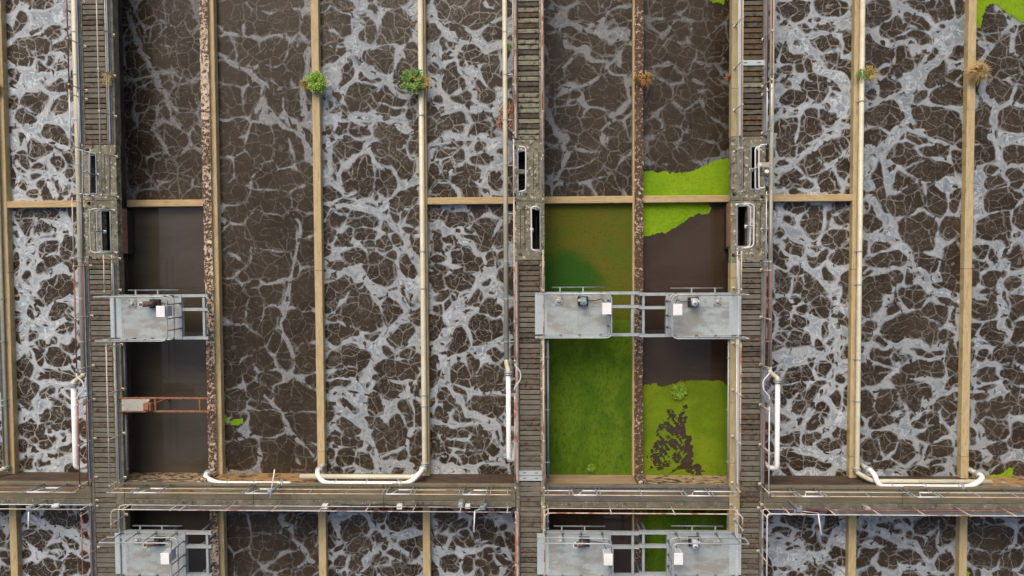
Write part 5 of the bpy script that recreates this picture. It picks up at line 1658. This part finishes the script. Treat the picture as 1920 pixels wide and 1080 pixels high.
# thin poles on clamps
for (bx, by), (tx, ty), t in (((508, 922), (515, 880), 'thin white pole on blue clamp over orange end wall'), ((905, 951), (888.5, 998), 'thin white pole hanging over southern foam by grey clamp'),
                              ((1497, 955), (1540, 1003), 'thin white pole over foam near large blue clamp'), ((57, 952), (53, 992), 'thin white pole over foam by small pale blue clamp')):
    x, y = W(bx, by, 0.9)
    r0 = empty('pole', t, 'pole', (x, y, 0.0))
    dx = W(tx, ty, 1.15)
    m = MB()
    m.cbox(-0.1, 0.1, -0.08, 0.08, 0.84, 1.02, 0.02)
    m.cbox(-0.16, -0.06, -0.14, -0.02, 0.8, 0.93, 0.02)
    m.cbox(0.05, 0.15, -0.03, 0.12, 0.78, 0.9, 0.02)
    m.tube([(0, 0, 0.0), (0, 0, 0.86)], 0.03, 8)
    m.build('clamp', M['steel_blue'], r0)
    sx_ = 0.0 if abs(tx - bx) < 12 else (dx[0] - x) * 0.92
    m = MB()
    m.tube([(sx_, -0.12 if ty > by else -0.22, 1.0), (dx[0] - x, dx[1] - y, 1.15)], 0.024, 8)
    m.build('rod', M['pipe_white'], r0, True)
    if sx_:
        m = MB()
        m.tube([(0, -0.04, 0.96), (sx_, -0.10, 1.0)], 0.02, 8)
        m.build('arm', M['galv'], r0, True)
    if by < 930:
        m = MB()
        e = (dx[0] - x, dx[1] - y, 1.15)
        for a_, b_ in ((0.10, 0.3), (0.35, 0.22)):
            m.tube([e, (e[0] + a_, e[1] + b_, 1.1)], 0.008, 5)
        m.build('wire', M['cable'], r0)
# white lamp head by the west end
x, y = W(105, 949, 0.5)
r0 = empty('lamp', 'rounded pale lamp head with dark arm on southern rail', 'lamp', (x, y, 0.0))
m = MB()
m.tube([(-0.16, 0, 0.5), (-0.1, 0, 0.5), (0.12, 0.03, 0.5), (0.16, 0.03, 0.5)], 0.1, 12, rr=[0.06, 0.1, 0.1, 0.06])
m.build('head', M['motor_pale'], r0, True)
m = MB()
m.tube([(-0.15, 0, 0.5), (-0.32, -0.12, 0.42), (-0.34, -0.14, 0.0)], 0.03, 8)
m.build('arm', M['steel_dark'], r0, True)
# cable tray along the southern edge
for x0, x1, t in ((W(245, 945)[0], W(620, 945)[0], 'grey cable tray along southern edge near speckled wall'), (W(1560, 950)[0], W(1920, 950)[0] + 2, 'slate cable tray along southern edge in the east')):
    r0 = empty('cable_tray', t, 'cable tray', (x0, YD0 - 0.09, 0))
    L = x1 - x0
    m = MB()
    m.box(0, L, -0.09, 0.085, -0.03, -0.02)
    m.build('floor', M['galv'], r0)
    for s in (-0.09, 0.078):
        m = MB()
        m.box(0, L, s, s + 0.008, -0.0195, 0.03)
        m.build('side', M['post_grey'], r0)
    m = MB()
    for i in range(3):
        m.tube([(0.02, -0.05 + 0.04 * i, 0.0), (L - 0.02, -0.045 + 0.04 * i, 0.0)], 0.012, 6)
    m.build('cable', M['steel_dark'], r0)

# ------------------------------------------------------------------ duckweed mats
def inside(poly, x, y):
    r = np.zeros(x.shape, bool)
    n = len(poly)
    for i in range(n):
        x1, y1 = poly[i]
        x2, y2 = poly[(i + 1) % n]
        c = ((y1 > y) != (y2 > y)) & (x < (x2 - x1) * (y - y1) / ((y2 - y1) + 1e-12) + x1)
        r ^= c
    return r


def weed(poly_px, mat, label, holes=(), seed=1, step=0.018, z=Z_WATER + 0.012, rough=0.5, clip=None, hole_noise=0.0):
    poly = [W(px, py, Z_WATER) for px, py in poly_px]
    xs, ys = [p[0] for p in poly], [p[1] for p in poly]
    x0, x1, y0, y1 = min(xs), max(xs), min(ys), max(ys)
    if clip:
        x0, x1, y0, y1 = max(x0, clip[0]), min(x1, clip[1]), max(y0, clip[2]), min(y1, clip[3])
    nx, ny = int((x1 - x0) / step) + 1, int((y1 - y0) / step) + 1
    gx, gy = np.meshgrid(np.linspace(x0, x1, nx), np.linspace(y0, y1, ny))
    dx, dy = wavy(gx * 3, gy * 3, seed)
    ex, ey = wavy(gx * 14, gy * 14, seed + 21)
    qx, qy = gx + dx * rough + ex * 0.16, gy + dy * rough + ey * 0.16
    keep = inside(poly, qx, qy)
    for h in holes:
        hp = [W(px, py, Z_WATER) for px, py in h]
        d2x, d2y = wavy(gx * 6, gy * 6, seed + 5)
        k = inside(hp, gx + dx * 0.6 + d2x * 0.5, gy + dy * 0.6 + d2y * 0.5)
        if hole_noise and h is not holes[0]:
            nz = 0.6 * soft(gx + gy * 0.9, gy * 0.45 - gx * 0.4, seed + 3, 0.42) + 0.4 * soft(gx, gy, seed + 4, 0.16)
            k &= nz > hole_noise
        keep &= ~k
    q = keep[:-1, :-1] & keep[1:, :-1] & keep[:-1, 1:] & keep[1:, 1:]
    zz = z + 0.006 * np.random.default_rng(seed).random(gx.shape)
    used = np.zeros((ny, nx), bool)
    jj, ii = np.nonzero(q)
    for a, b in ((0, 0), (1, 0), (0, 1), (1, 1)):
        used[jj + a, ii + b] = True
    remap = -np.ones((ny, nx), int)
    remap[used] = np.arange(used.sum())
    v = np.stack([gx[used], gy[used], zz[used]], 1)
    f = np.stack([remap[jj, ii], remap[jj, ii + 1], remap[jj + 1, ii + 1], remap[jj + 1, ii]], 1)
    me = bpy.data.meshes.new('duckweed')
    me.from_pydata(v.tolist(), [], f.tolist())
    me.materials.append(M[mat])
    for p in me.polygons:
        p.use_smooth = True
    o = bpy.data.objects.new('duckweed', me)
    COL.objects.link(o)
    return tag(o, label, 'duckweed', None, 'stuff')


T6, T7 = (BM + 0.28, D5a + 0.1), (D5b - 0.1, CM_ - 0.28)
NC, SC = CY + 0.16, CY - 0.16
weed([(1180, 324), (1225, 320), (1290, 322), (1320, 312), (1345, 300), (1372, 294), (1390, 294), (1390, 380), (1180, 380)], 'weed_lime', 'lime green duckweed mat against north face of cross wall', clip=T7 + (NC - 0.02, 99), seed=3, rough=0.2)
weed([(1180, 360), (1300, 360), (1330, 380), (1334, 392), (1322, 402), (1295, 408), (1270, 425), (1245, 438), (1215, 443), (1180, 443)], 'weed_lime', 'lime green duckweed tongue south of cross wall over brown water', clip=T7 + (-99, SC + 0.02), seed=4, rough=0.2)
weed([(1331, -90), (1331, 2), (1338, 10), (1350, 9), (1357, 8), (1360, -90)], 'weed_lime', 'small lime duckweed patch at edge of sparse foam by ochre kerb', seed=5, rough=0.3)
weed([(1826, -90), (1826, 50), (1838, 53), (1842, 22), (1858, 12), (1880, 15), (1895, 30), (1905, 40), (1930, 42), (1960, 40), (1960, -90)], 'weed_lime', 'bright lime duckweed sheet pushed back by foam beside bare divider', clip=(D7 + 0.16, 99, -99, 99), seed=6, rough=0.3)
weed([(1000, 360), (1200, 360), (1200, 620), (1000, 620)], 'weed_olive', 'olive and dark green duckweed mat beside rusty panel', step=0.045, clip=T6 + (W(1100, 600, Z_WATER)[1], SC + 0.02), seed=7)
weed([(1000, 585), (1200, 585), (1200, 900), (1000, 900)], 'weed_green', 'solid mid green duckweed mat south of teal motor platform', step=0.045, clip=T6 + (YE + 0.0, W(1100, 600, Z_WATER)[1] - 0.003), seed=8)
tear1 = [(1276, 768), (1283, 790), (1292, 820), (1300, 850), (1310, 873), (1322, 888), (1262, 888), (1278, 870), (1281, 840), (1282, 815), (1276, 795), (1268, 778)]
tear2 = [(1273, 778), (1250, 780), (1232, 800), (1222, 830), (1215, 862), (1226, 880), (1242, 872), (1262, 862), (1278, 850), (1280, 815)]
weed([(1190, 726), (1225, 720), (1250, 721), (1270, 716), (1290, 713), (1330, 714), (1352, 715), (1362, 722), (1385, 724), (1385, 900), (1190, 900)], 'weed_yellow', 'yellow green duckweed mat torn open by a dark wedge', holes=[tear1, tear2], hole_noise=0.5, clip=T7 + (YE, 99), seed=9, rough=0.2)
bpy.context.view_layer.update()
weed([(1826, 876), (1836, 884), (1850, 890), (1868, 890), (1880, 886), (1890, 878), (1901, 876), (1901, 900), (1826, 900)], 'weed_lime', 'lime weed strip below foam at foot of orange stained wall', clip=(D7 + 0.16, 99, YE, 99), seed=10, rough=0.15)
weed([(1180, 955), (1390, 955), (1390, 1300), (1180, 1300)], 'weed_green', 'green duckweed sheet in southern basin by twin platforms', step=0.045, clip=T7 + (YBOT, YS), seed=11)
weed([(416, 776), (424, 778), (428, 784), (432, 792), (437, 790), (445, 785), (456, 784), (455, 796), (445, 801), (434, 800), (425, 792), (417, 788)], 'weed_lime', 'small lime weed clump in sparse foam beside speckled wall', seed=12, rough=0.25)
weed([(1812, 1070), (1819, 1072), (1819, 1085), (1812, 1085)], 'weed_lime', 'tiny lime weed patch in southern basin beside divider', clip=(D7 + 0.16, 99, -99, 99), seed=13, rough=0.2)


# ------------------------------------------------------------------ plants
def tuft(px, py, z, rad, n, mat, label, name='grass_tuft', lift=0.35, wide=0.02, leafy=False, seed=0, squash=1.0):
    r = random.Random(seed)
    x, y = W(px, py, z)
    m = MB()
    for i in range(n):
        a = r.uniform(0, 6.283)
        L = rad * r.uniform(0.55, 1.08)
        up = lift * r.uniform(0.3, 1.0)
        d = Vector((math.cos(a), math.sin(a) * squash, 0))
        s = Vector((-math.sin(a), math.cos(a), 0))
        b = Vector((r.uniform(-.25, .25) * rad, r.uniform(-.25, .25) * rad * squash, 0))
        if leafy:
            # sprig: stem with small leaves
            k = r.randint(3, 6)
            for j in range(k):
                t = (j + 1) / k
                c = b + d * L * t + Vector((0, 0, up * math.sin(t * 2.2)))
                la = a + r.uniform(-1.2, 1.2)
                ld = Vector((math.cos(la), math.sin(la), r.uniform(-.3, .5))) * rad * 0.24
                ls = Vector((-math.sin(la), math.cos(la), r.uniform(-.4, .4))) * rad * 0.085
                n0 = len(m.v)
                m.v += [tuple(c), tuple(c + ld * .5 + ls), tuple(c + ld), tuple(c + ld * .5 - ls)]
                m.f.append((n0, n0 + 1, n0 + 2, n0 + 3))
        else:
            n0 = len(m.v)
            for t in (0, .5, 1):
                c = b * (1 - t * 0.4) + d * L * t + Vector((0, 0, up * math.sin(t * 2.4)))
                wv = s * wide * (1 - t * 0.85)
                m.v += [tuple(c - wv), tuple(c + wv)]
            m.f += [(n0, n0 + 1, n0 + 3, n0 + 2), (n0 + 2, n0 + 3, n0 + 5, n0 + 4)]
    r0 = empty(name, label, 'plant', (x, y, z))
    m.build('foliage', M[mat], r0)
    st = MB()
    st.tube([(0, 0, -0.03), (0.005, 0, lift * 0.2), (0.015, 0.01, lift * 0.45)], 0.02, 6, rr=[0.03, 0.022, 0.008])
    st.build('stem', M['leaf_straw'], r0)


tuft(597, 157, Z_LOW, 0.33, 420, 'leaf_lime', 'round lime green bush on bare tan divider', 'bush', 0.42, leafy=True, seed=1)
tuft(575, 160, Z_LOW, 0.30, 80, 'leaf_straw', 'spiky yellow straw tuft leaning off divider beside lime bush', seed=2, wide=0.016)
tuft(777, 156, Z_LOW + 0.1, 0.40, 300, 'leaf_green', 'dark green bush spreading over cream pipe', 'bush', 0.5, leafy=True, seed=3)
tuft(795, 158, Z_LOW + 0.1, 0.26, 150, 'leaf_straw', 'small orange yellow bush beside dark green bush', 'bush', 0.4, leafy=True, seed=4)
tuft(1192, 150, ZH, 0.20, 70, 'leaf_straw', 'pale straw tuft on brown crusted wall', seed=5, wide=0.014)
tuft(1210, 150, ZH - 0.03, 0.27, 120, 'leaf_orange', 'orange dry tuft hanging off brown crusted wall', seed=6, wide=0.015, squash=1.3)
tuft(1612, 143, Z_LOW, 0.22, 70, 'leaf_green', 'yellow green sprig on divider beside cream pipe', 'sprig', 0.4, leafy=True, seed=7)
tuft(1626, 141, Z_LOW, 0.26, 80, 'leaf_straw', 'pale yellow sprig leaning over foam past cream pipe', 'sprig', 0.4, leafy=True, seed=8)
tuft(1828, 137, Z_LOW, 0.52, 420, 'leaf_dry', 'round tan dry grass tuft sitting on bare divider', seed=9, wide=0.013, lift=0.4)
tuft(953, 222, -0.6, 0.36, 180, 'leaf_red', 'reddish dry weed between cream pipe and lichen planks', 'weed', 0.4, leafy=True, seed=10, squash=1.5)
tuft(956, 90, -0.6, 0.13, 60, 'leaf_lime', 'tiny green weed between cream pipe and lichen planks', 'weed', 0.25, leafy=True, seed=11)
tuft(206, 150, -0.02, 0.20, 70, 'leaf_straw', 'yellow weed in kerb of west walkway', 'weed', 0.2, leafy=True, seed=12, squash=1.5)
tuft(-1, 167, Z_LOW, 0.25, 120, 'leaf_red', 'rust brown tuft at basin edge beside white foam', seed=13, squash=1.4, wide=0.015)
tuft(1367, 148, -0.4, 0.22, 80, 'leaf_red', 'small rust brown tuft hanging from ochre kerb', seed=14, wide=0.015)
tuft(1271, 733, Z_WATER + 0.01, 0.27, 180, 'leaf_lime', 'leafy bright green plant floating on torn duckweed', 'water_plant', 0.2, leafy=True, seed=15)
tuft(1108, 876, Z_WATER + 0.01, 0.15, 80, 'leaf_lime', 'small green plant floating near clean tan end wall', 'water_plant', 0.15, leafy=True, seed=16)
